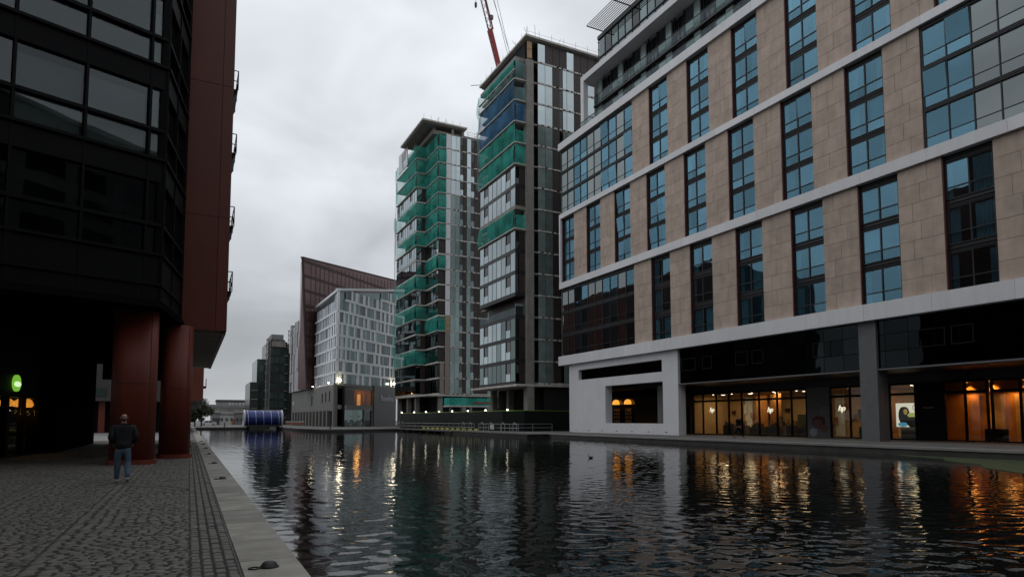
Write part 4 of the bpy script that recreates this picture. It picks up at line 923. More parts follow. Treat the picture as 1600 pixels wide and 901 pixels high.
MB().fbox(fR, 9.6, 16.4, 5.2, 9.2, -8.2, -8.0).build('dining_wall', 'interior_dark', PV); MB().fbox(F(fR.p(1.9, -.6, 0), fR.p(9.6, -8, 0)), 0, 10.6, 5.2, 9.2, -.1, .1).build('dining_wall', 'interior_dark', PV)
MB().fbox(fR, 4.6, 16.4, 0, 5.0, -3.2, -3.0).build('inner_wall', 'interior_dark', PV)
MB().fbox(fR, 16.22, 16.38, 5.2, 9.2, -8, -.55).build('dining_screen', 'room_orange', PV); MB().fbox(fR, 16.1, 16.18, 5.25, 8.2, -4.7, -3.7).build('lit_opening', 'lit_panel', PV)
MB().fbox(fR, 16.0, 16.2, 5.25, 9.1, -8, -5.6).build('dark_bay', 'interior_dark', PV)
for s in (-3.5, -4.9, -2.2): MB().fbox(fR, 15.95, 16.1, 5.25, 8.6, s - .06, s + .06).build('lit_post', 'counter_wood', PV)
lamp('dining_light', 'POINT', fR.p(12.8, -2.2, 8.4), 90, AMBER, .3, parent=PV); lamp('dining_light', 'POINT', fR.p(14.8, -4.2, 8.2), 40, AMBER, .3, parent=PV)
MB().fbox(fL, 0.6, 53.5, .02, 9.6, -2.4, -2.0).build('inner_wall', 'interior_dark', PV)
for i in range(12):
    pf('column', 'podium', fL, 5.75 + i * 4.0, 6.9 + i * 4.0, .0, 3.9, .02, .5, PV); pf('pane', 'tower_green', fL, 3.05 + i * 4.0, 5.55 + i * 4.0, .3, 3.7, -.4, -.36, PV)
for i in range(3): pf('menu_panel', 'far_white', fR, 1.0 + i * 1.25, 1.95 + i * 1.25, 4.25, 5.1, .01, .05, PV)
pr = text('sign_letters', 'Raseline', 2.0, fR.p(22.7, .32, 7.3), (R(90), 0, fR.ang), 'sign_text', PV, .02, .1, .03)
mb = MB(); mb.quad(fL.p(50, .05, 6.0), fL.p(53, .05, 6.6), fL.p(50.2, .05, 7.4)); mb.build('wall_emblem', 'sign_text', PV)
for i, (f, s, z, big) in enumerate(((fR, 1.0, 10.9, True), (fR, 25.6, 11.4, True), (fL, 4.5, 10.5, False), (fL, 22.0, 10.4, False), (fL, 48, 10.3, False))):
    p = f.p(s, .55, z); th = thing('flood_lamp', ['bright white flood lamp over the corner of the grey pavilion', 'bright white flood lamp above the pavilion lettering', 'tiny lamp on the pavilion roof edge near the corner', 'tiny lamp on the pavilion roof edge midway along', 'tiny lamp at the far left end of the pavilion roof'][i], 'lamp', p, group='lamps on the pavilion roof edge')
    r_ = .3 if big else .14
    MB().lathe((p.x, p.y, p.z - r_), [(r_ * .3, 0), (r_ * .85, r_ * .5), (r_, r_), (r_ * .85, r_ * 1.5), (r_ * .3, r_ * 2)], 12).build('globe', 'lamp_white', th, True)
    q = f.p(s, -.3, z - .4); MB().tube((q.x, q.y, 9.9), (q.x, q.y, z), .05, seg=6).build('stem', 'dark_metal', th); MB().tube((q.x, q.y, z), (p.x, p.y, p.z), .05, seg=6).build('arm', 'dark_metal', th)
    lamp('light', 'POINT', (p - Vector((0, 0, .0))) + f.n * .45, 55 if big else 4, (1.0, .85, .6), .3 if big else .12, parent=th)
# white office block with slanting roof
OF = thing('white_office', 'pale white office with a slanting roof and dark window bands above the pavilion', 'building', (32, 154, 9.95))
oR = F((30.6, 152.2), (30.6 + 19.9 * 1.5, 152.2 + 18.9 * 1.5)); oL = F((30.6, 152.2), (29.6, 176.2), flip=True)
base_ = [tuple(oR.p(0, 0, 0)[:2]), tuple(oR.p(41, 0, 0)[:2]), (60, 205), (29.6, 200), tuple(oL.p(24, 0, 0)[:2])]
inner = [tuple(oR.p(.4, -.35, 0)[:2]), tuple(oR.p(41, -.35, 0)[:2]), (60, 205), (31, 200), tuple(oL.p(24, -.4, 0)[:2])]
MB().prism(inner, 9.9, [31.8, 39.0, 40, 31, 31.0]).build('body', 'office_win', OF)
def topR(s): return 32.4 + s * .182
def topL(s): return 32.4 - s * .022
nfl = 7; flh = 2.92
for (f, L_, top, seed) in ((oR, 41, topR, 3), (oL, 24, topL, 5)):
    rr = random.Random(seed); nfloor = 8 if f is oL else 10
    for k in range(nfloor):
        z0 = 9.95 + k * flh; z1 = z0 + flh
        if k == 0: pass
        # start of this storey where the slanting roof is above it
        s_start = 0.0
        if f is oR:
            while s_start < L_ and top(s_start) < z1 - .4: s_start += .4
        if f is oL and top(0) < z1 - .6: continue
        if s_start > L_ - 2: continue
        mb = MB(); mb.fbox(f, s_start, L_, z0 - .28, z0 + .28, -.3, .08); mb.build('floor_band', 'office_white', OF)
        s = s_start + .15; 
        while s < L_ - .3:
            wn = rr.choice([1, 1, 1, 2, 3, 4]) if f is oR else rr.choice([1, 1, 2])
            for _ in range(wn):
                if s > L_ - 1.2: break
                mt = ('office_win' if f is oR else rr.choice(['office_pale', 'office_pale', 'office_win'])) if rr.random() > .12 else 'dark_glass'
                pf('window', mt, f, s + .04, s + 1.06, z0 + .28, z1 - .28, -.22, -.12, OF); s += 1.1
            wd = rr.choice([.7, .9, 1.1]); 
            if s + wd < L_: pf('panel', 'office_white' if f is oR else 'office_pale', f, s + .02, s + wd - .02, z0 + .28, z1 - .28, -.2, .04, OF)
            s += wd
mb = MB(); mb.hexa([oR.p(-.1, .1, topR(0) - .25), oR.p(41, .1, topR(41) - .25), oR.p(41, -.6, topR(41) - .25), oR.p(-.1, -.6, topR(0) - .25), oR.p(-.1, .1, topR(0) + .3), oR.p(41, .1, topR(41) + .3), oR.p(41, -.6, topR(41) + .3), oR.p(-.1, -.6, topR(0) + .3)]); mb.build('roof_edge', 'office_white', OF)
mb = MB(); mb.hexa([oL.p(-.1, .1, topL(0) - .3), oL.p(24, .1, topL(24) - .3), oL.p(24, -.6, topL(24) - .3), oL.p(-.1, -.6, topL(0) - .3), oL.p(-.1, .1, topL(0) + .3), oL.p(24, .1, topL(24) + .3), oL.p(24, -.6, topL(24) + .3), oL.p(-.1, -.6, topL(0) + .3)]); mb.build('roof_edge', 'office_white', OF)
mb = MB(); mb.fbox(oL, 0, .5, 9.95, 32.2, -.5, .1); mb.build('corner_post', 'office_white', OF)
# red-brown wedge
WD = thing('brown_wedge_block', 'dark red-brown glass wedge leaning behind the white office', 'building', (32, 180, 9.9))
a2 = Vector((27.5, 175, 0)); e2 = Vector((27.5, 25, 0)).normalized(); fW = F((27.5, 175), (55, 200))
mb = MB(); mb.hexa([fW.p(.25, 0, 9.8), fW.p(50, 0, 9.8), fW.p(50, -14, 9.8), fW.p(2.6, -5, 9.8), fW.p(-2.75, 0, 44.2), fW.p(50, 0, 48.0), fW.p(50, -14, 48.0), fW.p(2.6, -5, 44.4)]); mb.build('body', 'wedge', WD)
for k in range(9):
    z = 12 + k * 3.9; x0 = .25 - 3 * (z - 9.8) / 34.4; mb = MB(); mb.fbox(fW, x0 + .1, 49.9, z, z + .75 if k > 3 else z + .6, 0.0, .07); mb.build('floor_band', 'wedge_line', WD)
for i in range(26):
    s = .7 + i * 1.9; mb = MB(); mb.fbox(fW, s, s + .22, 9.9, 43.6 + s * .07, 0.0, .05); mb.build('mullion', 'wedge_line', WD)
mb = MB(); mb.hexa([fW.p(.2, .02, 9.8), fW.p(.55, .1, 9.8), fW.p(.55, -.4, 9.8), fW.p(.2, -.4, 9.8), fW.p(-2.8, .02, 44.5), fW.p(-2.4, .1, 44.5), fW.p(-2.4, -.4, 44.5), fW.p(-2.8, -.4, 44.5)]); mb.build('leading_edge', 'wedge_line', WD)
mb = MB(); mb.hexa([fW.p(-2.8, .12, 44.15), fW.p(50, .12, 47.95), fW.p(50, -.6, 47.95), fW.p(-2.8, -.6, 44.15), fW.p(-2.8, .12, 44.55), fW.p(50, .12, 48.35), fW.p(50, -.6, 48.35), fW.p(-2.8, -.6, 44.55)]); mb.build('roof_edge', 'wedge_line', WD)
# striped grey block left of the wedge
SB = thing('striped_grey_block', 'pale grey block of staggered vertical strips left of the brown wedge', 'building', (29, 195, 9.9))
fS = F((28.3, 183.5), (27.5, 207), flip=True)
MB().prism([tuple(fS.p(0, -.3, 0)[:2]), tuple(fS.p(23.5, -.3, 0)[:2]), (40, 208), (40, 187)], 9.8, [30.0, 30.6, 30.6, 30]).build('body', 'far_dark', SB)
rr = random.Random(2)
for i in range(11):
    z = 9.9; s = i * 2.13
    while z < 29.6:
        hh = rr.choice([2.9, 4.2, 5.6, 6.4]); z1 = min(z + hh, 30.2 + .05 * i)
        pf('strip_panel', 'striped', fS, s + .05, s + rr.choice([1.3, 1.6, 2.0]), z + .06, z1 - .06, -.2, rr.choice([.05, .3, .5]), SB); z = z1
# dark glass lift tower block
DT = thing('dark_glass_block', 'dark green glass office block with steel stair lattice behind the blue bridge', 'building', (24, 235, 0))
for nm, mt, x0, x1, y0, y1, z0, z1 in (('low_wing', 'tower_far', 17.9, 20.6, 230, 250, 0, 14.3), ('mid_wing', 'tower_far_glass', 20.0, 23.4, 231, 250, 0, 22.2), ('main_block', 'tower_far', 23.2, 29.4, 229.5, 250, 0, 28.2), ('roof_plant', 'far_grey', 24.5, 28.4, 232, 245, 28.2, 31.0), ('side_block', 'tower_far', 29.4, 31.5, 230, 250, 0, 27.6)):
    MB().box(x0, x1, y0, y1, z0, z1).build(nm, mt, DT)
for k in range(9):
    z = 2.4 + k * 3.0
    if z < 14: pc('balcony_edge', 'far_grey', 18.3, 20.3, 229.6, 229.98, z, z + .22, DT)
    pc('balcony_edge', 'far_grey', 22.2, 23.6, 229.0, 229.45, z, z + .2, DT); pc('balcony_edge', 'far_grey', 28.6, 29.6, 229.0, 229.45, z, z + .2, DT)
    for j in range(3): pc('window', 'tower_far_glass', 23.8 + j * 1.7, 25.2 + j * 1.7, 229.4, 229.48, z + .5, z + 2.5, DT)
    if z < 20: pc('window', 'tower_far_glass', 20.9, 22.1, 230.85, 230.98, z + .5, z + 2.5, DT)
lat = MB()
for (x0, x1, z0, z1) in ((22.7, 23.9, 0, 29), (29.6, 31.4, 26, 32.3)):
    for x in (x0, x1): lat.tube((x, 229, z0), (x, 229, z1), .1, seg=4)
    z = z0; 
    while z < z1 - .1: lat.tube((x0, 229, z), (x1, 229, min(z + 1.5, z1)), .07, seg=4); lat.tube((x1, 229, z), (x0, 229, min(z + 1.5, z1)), .07, seg=4); lat.tube((x0, 229, z), (x1, 229, z), .07, seg=4); z += 1.5
lat.build('stair_lattice', 'far_grey', DT)
MB().box(24.3, 28.8, 229.2, 229.9, 26.5, 28.4).build('sign_band', 'concrete', DT)

# ------------------------------------------------------------------ blue tube bridge and far background
HB = thing('tube_footbridge', 'short blue glass tube footbridge with pale spiral hoops', 'footbridge', (15.5, 160.4, 0))
cx0, cx1, cy, cz, rad = 11.5, 19.6, 160.6, 2.05, 1.72
mb = MB(); mb.tube((cx0, cy, cz), (cx1, cy, cz), rad, seg=40, cap=False); mb.build('tube', 'blue_glass', HB, True)
for i in range(5):
    s = cx0 + .7 + i * (cx1 - cx0 - 1.4) / 4; mbm = MB()
    pts = [(s - .35 + .7 * (k / 24), cy + (rad + .04) * math.cos(a), cz + (rad + .04) * math.sin(a)) for k, a in enumerate(np.linspace(0, math.pi * 2, 25))]
    mbm.path(pts, .06, 5).build('hoop', 'ring', HB)
for s in (cx0 - .05, cx1 + .05):
    mbm = MB(); mbm.path([(s, cy + (rad + .05) * math.cos(a), cz + (rad + .05) * math.sin(a)) for a in np.linspace(0, 2 * math.pi, 25)], .2, 6).build('end_ring', 'ring', HB)
MB().box(cx0, cx1, cy - .12, cy + .12, cz + rad + .02, cz + rad + .16).build('spine', 'ring', HB); MB().box(cx0 + .4, cx1 - .4, cy - .9, cy + .9, .02, .3).build('deck', 'dark_metal', HB)
for x in (12.2, 18.8): MB().box(x - .35, x + .35, cy - .6, cy + .6, -1.2, .3).build('support', 'iron', HB)
# long low buildings beyond
LB = thing('terrace_block', 'long low grey building with a dark roof and pale windows far beyond the basin', 'building', (14, 305, 0))
MB().box(10.5, 27, 300, 312, 0, 9.4).build('wall', 'far_grey', LB); MB().box(10.2, 27.3, 299.7, 312.3, 9.41, 10.3).build('roof', 'far_dark', LB)
for i in range(7): pc('window', 'far_white', 15.0 + i * 1.35, 15.9 + i * 1.35, 299.8, 299.98, 7.2, 9.0, LB)
for i in range(6): pc('window', 'far_dark', 15.4 + i * 1.6, 16.0 + i * 1.6, 299.8, 299.98, 4.2, 5.6, LB)
VB = thing('road_viaduct', 'pale concrete road viaduct crossing far behind the basin', 'viaduct', (10, 270, 0))
MB().box(-40, 60, 268, 276, 5.4, 6.7).build('deck', 'concrete', VB); MB().box(-40, 60, 267.8, 267.98, 6.4, 7.5).build('parapet', 'far_grey', VB)
for x in (-20, -6, 8, 22, 40): MB().box(x - .6, x + .6, 270, 274, 0, 5.39).build('pier', 'concrete', VB)
for i, (x0, x1, z1, mt) in enumerate(((6.8, 9.2, 3.9, 'far_grey'), (9.3, 13.9, 3.5, 'far_white'), (14.1, 18.4, 3.9, 'far_grey'))):
    th = thing('boat_house', ['squat grey cabin behind the parked white car', 'low white cabin in the middle beyond the basin', 'low grey cabin close to the left end of the blue bridge'][i], 'cabin', ((x0 + x1) / 2, 240, 0), group='low cabins beyond the basin')
    MB().box(x0, x1, 238, 244, 0, z1).build('wall', mt, th); MB().prism([(x0 - .2, 237.7), (x1 + .2, 237.7), (x1 + .2, 244.3), (x0 - .2, 244.3)], z1 + .01, [z1 + .15, z1 + .15, z1 + 1.1, z1 + 1.1]).build('roof', 'far_dark', th)
    for q in range(3): pc('window', 'far_dark', x0 + .3 + q * (x1 - x0) / 3, x0 + .3 + q * (x1 - x0) / 3 + .7, 237.85, 237.98, 1.3, 2.3, th)
    pc('door', 'barrier' if i == 1 else 'far_dark', x1 - .9, x1 - .1, 237.88, 237.99, .02, 2.0, th)
def make_tree(name, label, x, y, h, r_, seed, group=None):
    rr = random.Random(seed); th = thing(name, label, 'tree', (x, y, 0), group=group); mb = MB()
    mb.tube((x, y, 0), (x, y, h * .5), .2, .13, 8)
    for k in range(7):
        a = rr.uniform(0, 6.28); z = h * rr.uniform(.3, .5); mb.tube((x, y, z), (x + r_ * .7 * math.cos(a), y + r_ * .7 * math.sin(a), z + h * rr.uniform(.15, .4)), .08, .02, 5)
    mb.build('trunk', 'bark', th); lf = MB(); cl = [(rr.gauss(0, r_ * .45), rr.gauss(0, r_ * .45), h * .62 + rr.gauss(0, h * .16), rr.uniform(.3, .55) * r_) for _ in range(16)]
    for k in range(3600):
        c = rr.choice(cl); v = Vector((rr.gauss(0, 1), rr.gauss(0, 1), rr.gauss(0, 1))).normalized() * c[3] * rr.random() ** .4; p = Vector((x + c[0], y + c[1], c[2])) + v
        d1 = Vector((rr.gauss(0, 1), rr.gauss(0, 1), rr.gauss(0, .6))).normalized() * .27; d2 = Vector((rr.gauss(0, 1), rr.gauss(0, 1), rr.gauss(0, .6))).normalized() * .16
        lf.quad(p - d1, p - d2, p + d1, p + d2)
    lf.build('crown', 'leaf', th); return th
make_tree('street_tree', 'dark leafy tree beside the red building at the far left', 3.0, 190, 6.6, 2.6, 4, 'trees past the red buildings')
make_tree('street_tree', 'smaller darker bush-like tree partly behind the red building edge', 1.4, 183, 4.8, 2.2, 9, 'trees past the red buildings')
# parked white car
def make_car(label, x, y, col):
    th = thing('parked_car', label, 'car', (x, y, 0), group=None); L_, W_ = 4.3, 1.75
    prof = [(-2.15, .35), (-2.15, .78), (-1.95, .9), (-1.45, .95), (-.85, 1.42), (.75, 1.45), (1.55, .98), (2.1, .88), (2.15, .35)]
    mb = MB(); n_ = len(prof); v0 = [(x + p[0], y - W_ / 2, p[1]) for p in prof]; v1 = [(x + p[0], y + W_ / 2, p[1]) for p in prof]
    mb.v = v0 + v1; mb.f = [tuple(range(n_)), tuple(range(2 * n_ - 1, n_ - 1, -1))] + [(k, n_ + k, n_ + (k + 1) % n_, (k + 1) % n_) for k in range(n_)]; mb.build('body', col, th)
    for a, b_ in (((-1.3, .98), (-.1, 1.36)), ((0.0, .98), (1.2, 1.36))): mm = MB(); mm.quad((x + a[0], y - W_ / 2 - .012, .97), (x + b_[0], y - W_ / 2 - .012, .97), (x + b_[0] - (.45 if b_[0] > 1 else 0), y - W_ / 2 - .012, 1.37), (x + a[0] + (.45 if a[0] < -1 else 0), y - W_ / 2 - .012, 1.37)); mm.build('side_window', 'car_glass', th)
    for sx in (-1.35, 1.35):
        for sy in (-1, 1):
            o = MB().tube((x + sx, y + sy * .7, .32), (x + sx, y + sy * .9, .32), .32, seg=14).build('wheel', 'tyre', th); MB().tube((x + sx, y + sy * .905, .32), (x + sx, y + sy * .915, .32), .18, seg=10).build('rim', 'pale_metal', o)
    for sy in (-.6, .6): MB().box(x - 2.19, x - 2.14, y + sy - .15, y + sy + .15, .62, .76).build('headlight', 'far_white', th)
    return th
make_car('white hatchback parked far beyond the basin by the tree', 5.4, 214, 'car_white')
# bollards and barrier on the far quay
for i, (x, y) in enumerate(((7.4, 162.0), (23.5, 121.5))):
    th = thing('quay_bollard', ['dark post on the far quay left of the blue bridge', 'dark post on the quay point before the grey pavilion'][i], 'bollard', (x, y, 0), group='dark posts on the far quay')
    MB().lathe((x, y, .02), [(.2, 0), (.2, .08), (.13, .12), (.12, .85), (.16, .9), (.14, 1.0), (.0, 1.04)], 12).build('shaft', 'iron', th, True); MB().lathe((x, y, .8), [(.135, 0), (.135, .06)], 12).build('collar', 'steel', th)
br = thing('works_barrier', 'red and white works barrier right of the blue bridge', 'barrier', (23, 166, 0))
for i in range(3):
    x = 21.3 + i * 1.5; MB().box(x, x + 1.4, 166, 166.08, .55, .95).build('board', 'barrier', br); MB().box(x, x + 1.4, 166, 166.08, 1.0, 1.4).build('board', 'far_white', br)
    for q in (.1, 1.25): MB().tube((x + q, 166.1, 0), (x + q, 166.1, 1.45), .04, seg=5).build('leg', 'steel', br)

# ------------------------------------------------------------------ red building over the left promenade
RB = thing('red_building', 'dark red panelled office building on round columns over the left promenade', 'building', (-4, 36, 0))
Sz, Tz = 5.6, 33.0
c0 = (-1.04, 25.78); b0 = (-5.25, 24.18); ch1 = (-.43, 29.71)
dirb = Vector((c0[0] - b0[0], c0[1] - b0[1], 0)).normalized(); far = (c0[0] - dirb.x * 17.55, c0[1] - dirb.y * 17.55)
fB = F(far, c0)                                                   # outward towards the camera
fC = F(c0, ch1)
if fB.n.y > 0: fB.n = -fB.n
if fC.n.x < 0: fC.n = -fC.n
foot = [far, c0, ch1, (-.3, 31.4), (-.3, 54), (-17, 54)]
inn = [tuple(fB.p(0, -.45, 0)[:2]), tuple(fB.p(fB.L - .3, -.45, 0)[:2]), (ch1[0] - .45, ch1[1]), (-.45, 31.4), (-.45, 53.9), (-17, 53.9)]
MB().prism(inn, Sz + .25, Tz).build('body', 'interior_dark', RB)
MB().prism([(p[0], p[1]) for p in foot], Sz, Sz + .24).build('soffit', 'undercroft_shade', RB)
# bay storeys: spandrels, mullions, panes
sill = [7.55, 11.0, 14.45, 17.9, 21.35, 24.8, 28.25]
for f, L_ in ((fB, fB.L), (fC, fC.L)):
    prev = Sz + .02
    for i, z in enumerate(sill):
        pf('spandrel', 'black_frame', f, 0.02, L_ - .02, prev, z, -.4, -.04, RB); pf('sill_bar', 'black_frame', f, 0, L_ - .0, z - .12, z - .02, -.1, .06, RB)
        prev = z + 2.55
        pf('transom', 'black_frame', f, .02, L_ - .02, z + .94, z + 1.06, -.25, .0, RB)
    pf('spandrel', 'black_frame', f, 0.02, L_ - .02, prev, Tz, -.4, -.04, RB)
    pf('trim', 'black_frame', f, 0, L_, 6.35, 6.45, -.1, .04, RB)
ss = [fB.L]; s = fB.L - .55
while s > -0.1: ss.append(s); s -= 1.95
for z in sill:
    for a, b_ in zip(ss[1:], ss):
        pf('pane', 'bay_glass', fB, a + .05, b_ - .05, z, z + .94, -.2, -.17, RB, 0); pf('pane', 'bay_glass', fB, a + .05, b_ - .05, z + 1.06, z + 2.55, -.2, -.17, RB)
    for j in range(2): pf('pane', 'dark_glass', fC, .08 + j * 2.0, 1.95 + j * 2.0, z, z + 2.55, -.2, -.17, RB)
mbm = MB()
for s in ss: mbm.fbox(fB, s - .04, s + .04, Sz + .3, Tz, -.24, -.02)
for s in (.02, 2.0, 3.95): mbm.fbox(fC, s - .04, s + .04, Sz + .3, Tz, -.24, .0)
mbm.build('mullions', 'black_frame', RB)
# blinds drawn in part of the bay
for (i, j, zz) in ((0, 1, 11.0), (1, 2, 11.0), (2, 3, 11.0), (4, 5, 11.0), (3, 4, 14.45), (1, 2, 17.9), (0, 1, 14.45)):
    a, b_ = ss[j], ss[i]; pf('blind', 'blind', fB, a + .1, b_ - .1, zz + .05, zz + random.choice([2.0, 2.3, 2.45]), -.36, -.34, RB)
# red block with panel joints, grey underside, balconies
MB().box(-.28, 1.30, 31.62, 53.9, Sz + .05, Tz - .05).build('block', 'dark_metal', RB)
zs = [Sz, 10.8, 17.0, 22.5, 28, Tz]
for z0, z1 in zip(zs, zs[1:]):
    pc('red_panel', 'red_panel', -.42, .92, 31.5, 31.6, z0 + .01, z1 - .01, RB); pc('red_panel', 'red_panel', .94, 1.40, 31.5, 31.6, z0 + .01, z1 - .01, RB)
    y = 31.62
    while y < 53: pc('red_panel', 'red_panel', 1.31, 1.40, y, y + 4.4, z0 + .01, z1 - .01, RB); y += 4.45
MB().box(.0, 1.22, 31.9, 53.85, Sz - .06, Sz + .04).build('underside', 'concrete_light', RB); MB().box(1.23, 1.38, 31.62, 53.9, Sz - .1, Sz + .0).build('underside_edge', 'red_panel', RB)
for i, z in enumerate((8.75, 12.45, 16.65, 20.35)):
    yb = 38.5; o = MB().hexa([(1.40, yb, z - 1.15), (1.42, yb, z - 1.15), (1.42, yb + 3.0, z - 1.15), (1.40, yb + 3.0, z - 1.15), (1.40, yb, z), (1.92, yb, z), (1.92, yb + 3.0, z), (1.40, yb + 3.0, z)]).build('balcony', 'black_frame', RB)
    m_ = MB()
    for (p, q) in (((1.41, yb + .04), (1.92, yb + .04)), ((1.92, yb + .04), (1.92, yb + 2.96)), ((1.92, yb + 2.96), (1.41, yb + 2.96))):
        for zz in (z + .5, z + 1.1): m_.tube((*p, zz), (*q, zz), .028, seg=5)
    for p in ((1.92, yb + .04), (1.92, yb + 1.5), (1.92, yb + 2.96), (1.45, yb + .04)): m_.tube((*p, z), (*p, z + 1.1), .028, seg=5)
    m_.build('railing', 'black_frame', o)
# rounded columns
def column(x, y, rx, ry, h, name='column'):
    sup = [(abs(math.cos(a)) ** .55 * math.copysign(1, math.cos(a)), abs(math.sin(a)) ** .55 * math.copysign(1, math.sin(a))) for a in np.linspace(0, 2 * math.pi, 36, endpoint=False)]
    o = MB().prism([(x + rx * p[0], y + ry * p[1]) for p in sup], .18, h).build(name, 'red_column', RB, True); o.data.polygons[0].use_smooth = False; o.data.polygons[1].use_smooth = False
    MB().prism([(x + (rx + .004) * p[0], y + (ry + .004) * p[1]) for p in sup], 2.9, 2.925).build('joint', 'iron', o)
    for a in (R(235), R(305)):
        c_, s2 = abs(math.cos(a)) ** .55 * math.copysign(1, math.cos(a)), abs(math.sin(a)) ** .55 * math.copysign(1, math.sin(a)); MB().box(x + rx * c_ - .008, x + rx * c_ + .008, y + ry * s2 - .008, y + ry * s2 + .008, .19, h - .01).build('joint', 'iron', o)
    MB().prism([(x + (rx + .07) * p[0], y + (ry + .07) * p[1]) for p in sup], .0, .178).build('plinth', 'red_column', o)
column(-1.83, 27.5, .72, .95, Sz); column(-.52, 31.4, .60, 1.2, Sz); column(-.5, 42.5, .6, 1.1, Sz); column(-.5, 52.0, .6, 1.1, Sz)
column(-11.5, 28.5, .7, .9, Sz)
# undercroft core and shop wall
MB().box(-15, -5.75, 37.8, 52, 0, Sz - .01).build('undercroft_core', 'undercroft_shade', RB)
MB().box(-5.2, -1.5, 50.0, 50.3, 4.3, Sz - .01).build('downstand', 'interior_dark', RB)
fS2 = F((-7.6, 29.8), (-6.28, 37.6)); 
if fS2.n.x < 0: fS2.n = -fS2.n
sw = MB(); wall_holes(sw, fS2, 0, fS2.L, 0, Sz - .02, [(1.1, 2.6, .1, 2.6), (2.75, 4.2, .1, 2.6), (4.4, 5.9, .1, 2.6), (6.05, 7.4, .1, 2.6)], -.25, 0); sw.build('shop_wall', 'black_frame', RB)
for (a, b_) in ((1.1, 2.6), (2.75, 4.2), (4.4, 5.9), (6.05, 7.4)): pf('shop_pane', 'shop_glass', fS2, a + .02, b_ - .02, .12, 2.58, -.15, -.13, RB)
MB().fbox(fS2, 0.2, 7.6, 0.0, 3.0, -4.2, -4.0).build('shop_back', 'interior_dark', RB)
MB().fbox(fS2, 0.2, 7.6, 2.9, 3.1, -4.0, -.3).build('shop_ceiling', 'interior_dark', RB)
for i, (s, nn) in enumerate(((5.2, .42), (6.55, .42), (7.5, .45))):
    p = fS2.p(s, -nn, 2.2); th = thing('pendant_lamp', 'glowing amber pendant lamp inside the dark cafe, ' + ['left one', 'middle one', 'right one'][i], 'pendant lamp', p, group='pendant lamps in the cafe')
    MB().lathe(tuple(p), [(.02, .0), (.24, .02), (.29, .12), (.25, .25), (.1, .36), (.03, .4)], 16).build('shade', 'lamp_amber', th, True); MB().tube(tuple(p + Vector((0, 0, .42))), tuple(p + Vector((0, 0, .72))), .012, seg=5).build('cord', 'iron', th)
    lamp('light', 'POINT', tuple(p - Vector((0, 0, .25))), 6, AMBER, .15, parent=th)
# green oval cafe sign, standing off the wall
sgn = thing('round_cafe_sign', 'glowing green round sign with a pale band above the cafe', 'sign', fS2.p(4.75, .1, 3.2))
def disc(r_, n0, n1, mt, nm, z=3.2, zs_=1.0):
    mb = MB(); i = 0; seg = 28
    for nn in (n0, n1):
        for k in range(seg): a = 2 * math.pi * k / seg; mb.v.append(tuple(fS2.p(4.75 + r_ * math.cos(a), nn, z + r_ * zs_ * math.sin(a))))
    mb.f = [tuple(range(seg)), tuple(range(2 * seg - 1, seg - 1, -1))] + [(k, (k + 1) % seg, seg + (k + 1) % seg, seg + k) for k in range(seg)]; return mb.build(nm, mt, sgn)
disc(.36, .04, .12, 'sign_green', 'disc'); disc(.34, .125, .13, 'sign_pale', 'band', 3.16, .34)
MB().fbox(fS2, 4.7, 4.8, 3.1, 3.2, .0, .04).build('bracket', 'iron', sgn)
# courtyard building and second red block further along the canal
R2 = thing('second_red_building', 'farther red block overhanging the canal behind the first red building', 'building', (-8, 100, 0))
MB().box(-30, -.6, 95, 150, 4.0, 33).build('body', 'far_dark', R2); MB().box(-.6, 1.5, 88, 150, 4.0, 33).build('overhang', 'red_panel', R2)
MB().box(-30, -1.5, 98, 150, 0, 3.99).build('ground_wall', 'interior_dark', R2)
for z in (10, 16, 22): pc('joint', 'dark_metal', -.6, 1.52, 87.97, 88.0, z, z + .06, R2)
for i, x in enumerate((-11.0, -9.9, -5, -.4)): MB().box(x - .35, x + .35, 96, 97, 0, 3.99).build('column', 'red_column', R2)
for (x0, x1, z0, z1, mt) in ((-13.6, -12.2, 5.6, 7.2, 'far_grey'), (-11.4, -10.6, 6.2, 7.0, 'far_grey'), (-11.4, -9.4, 4.6, 5.6, 'tower_far_glass'), (-14, -13, 8.4, 9.6, 'far_grey')): pc('window', mt, x0, x1, 94.9, 94.99, z0, z1, R2)
o = MB().box(1.51, 1.9, 92, 95, 5.8, 6.0).build('balcony', 'black_frame', R2); m_ = MB(); m_.box(1.86, 1.9, 92, 95, 6.0, 7.0); m_.build('railing', 'black_frame', o)
for i, (x, y) in enumerate(((-13.2, 88), (-10.4, 82))):
    th = thing('courtyard_planter', ['dark planter in the bright courtyard, left one', 'dark planter in the bright courtyard, right one'][i], 'planter', (x, y, 0), group='planters in the courtyard')
    MB().prism([(x - .6, y - .6), (x + .6, y - .6), (x + .6, y + .6), (x - .6, y + .6)], 0.01, .6).build('box', 'iron', th); lf = MB()
    for k in range(120):
        p = Vector((x + random.gauss(0, .35), y + random.gauss(0, .35), .9 + random.gauss(0, .25))); d1 = Vector((random.gauss(0, 1), random.gauss(0, 1), random.gauss(0, 1))).normalized() * .15; d2 = Vector((random.gauss(0, 1), random.gauss(0, 1), random.gauss(0, 1))).normalized() * .07; lf.quad(p - d1, p - d2, p + d1, p + d2)
    lf.build('foliage', 'leaf', th)

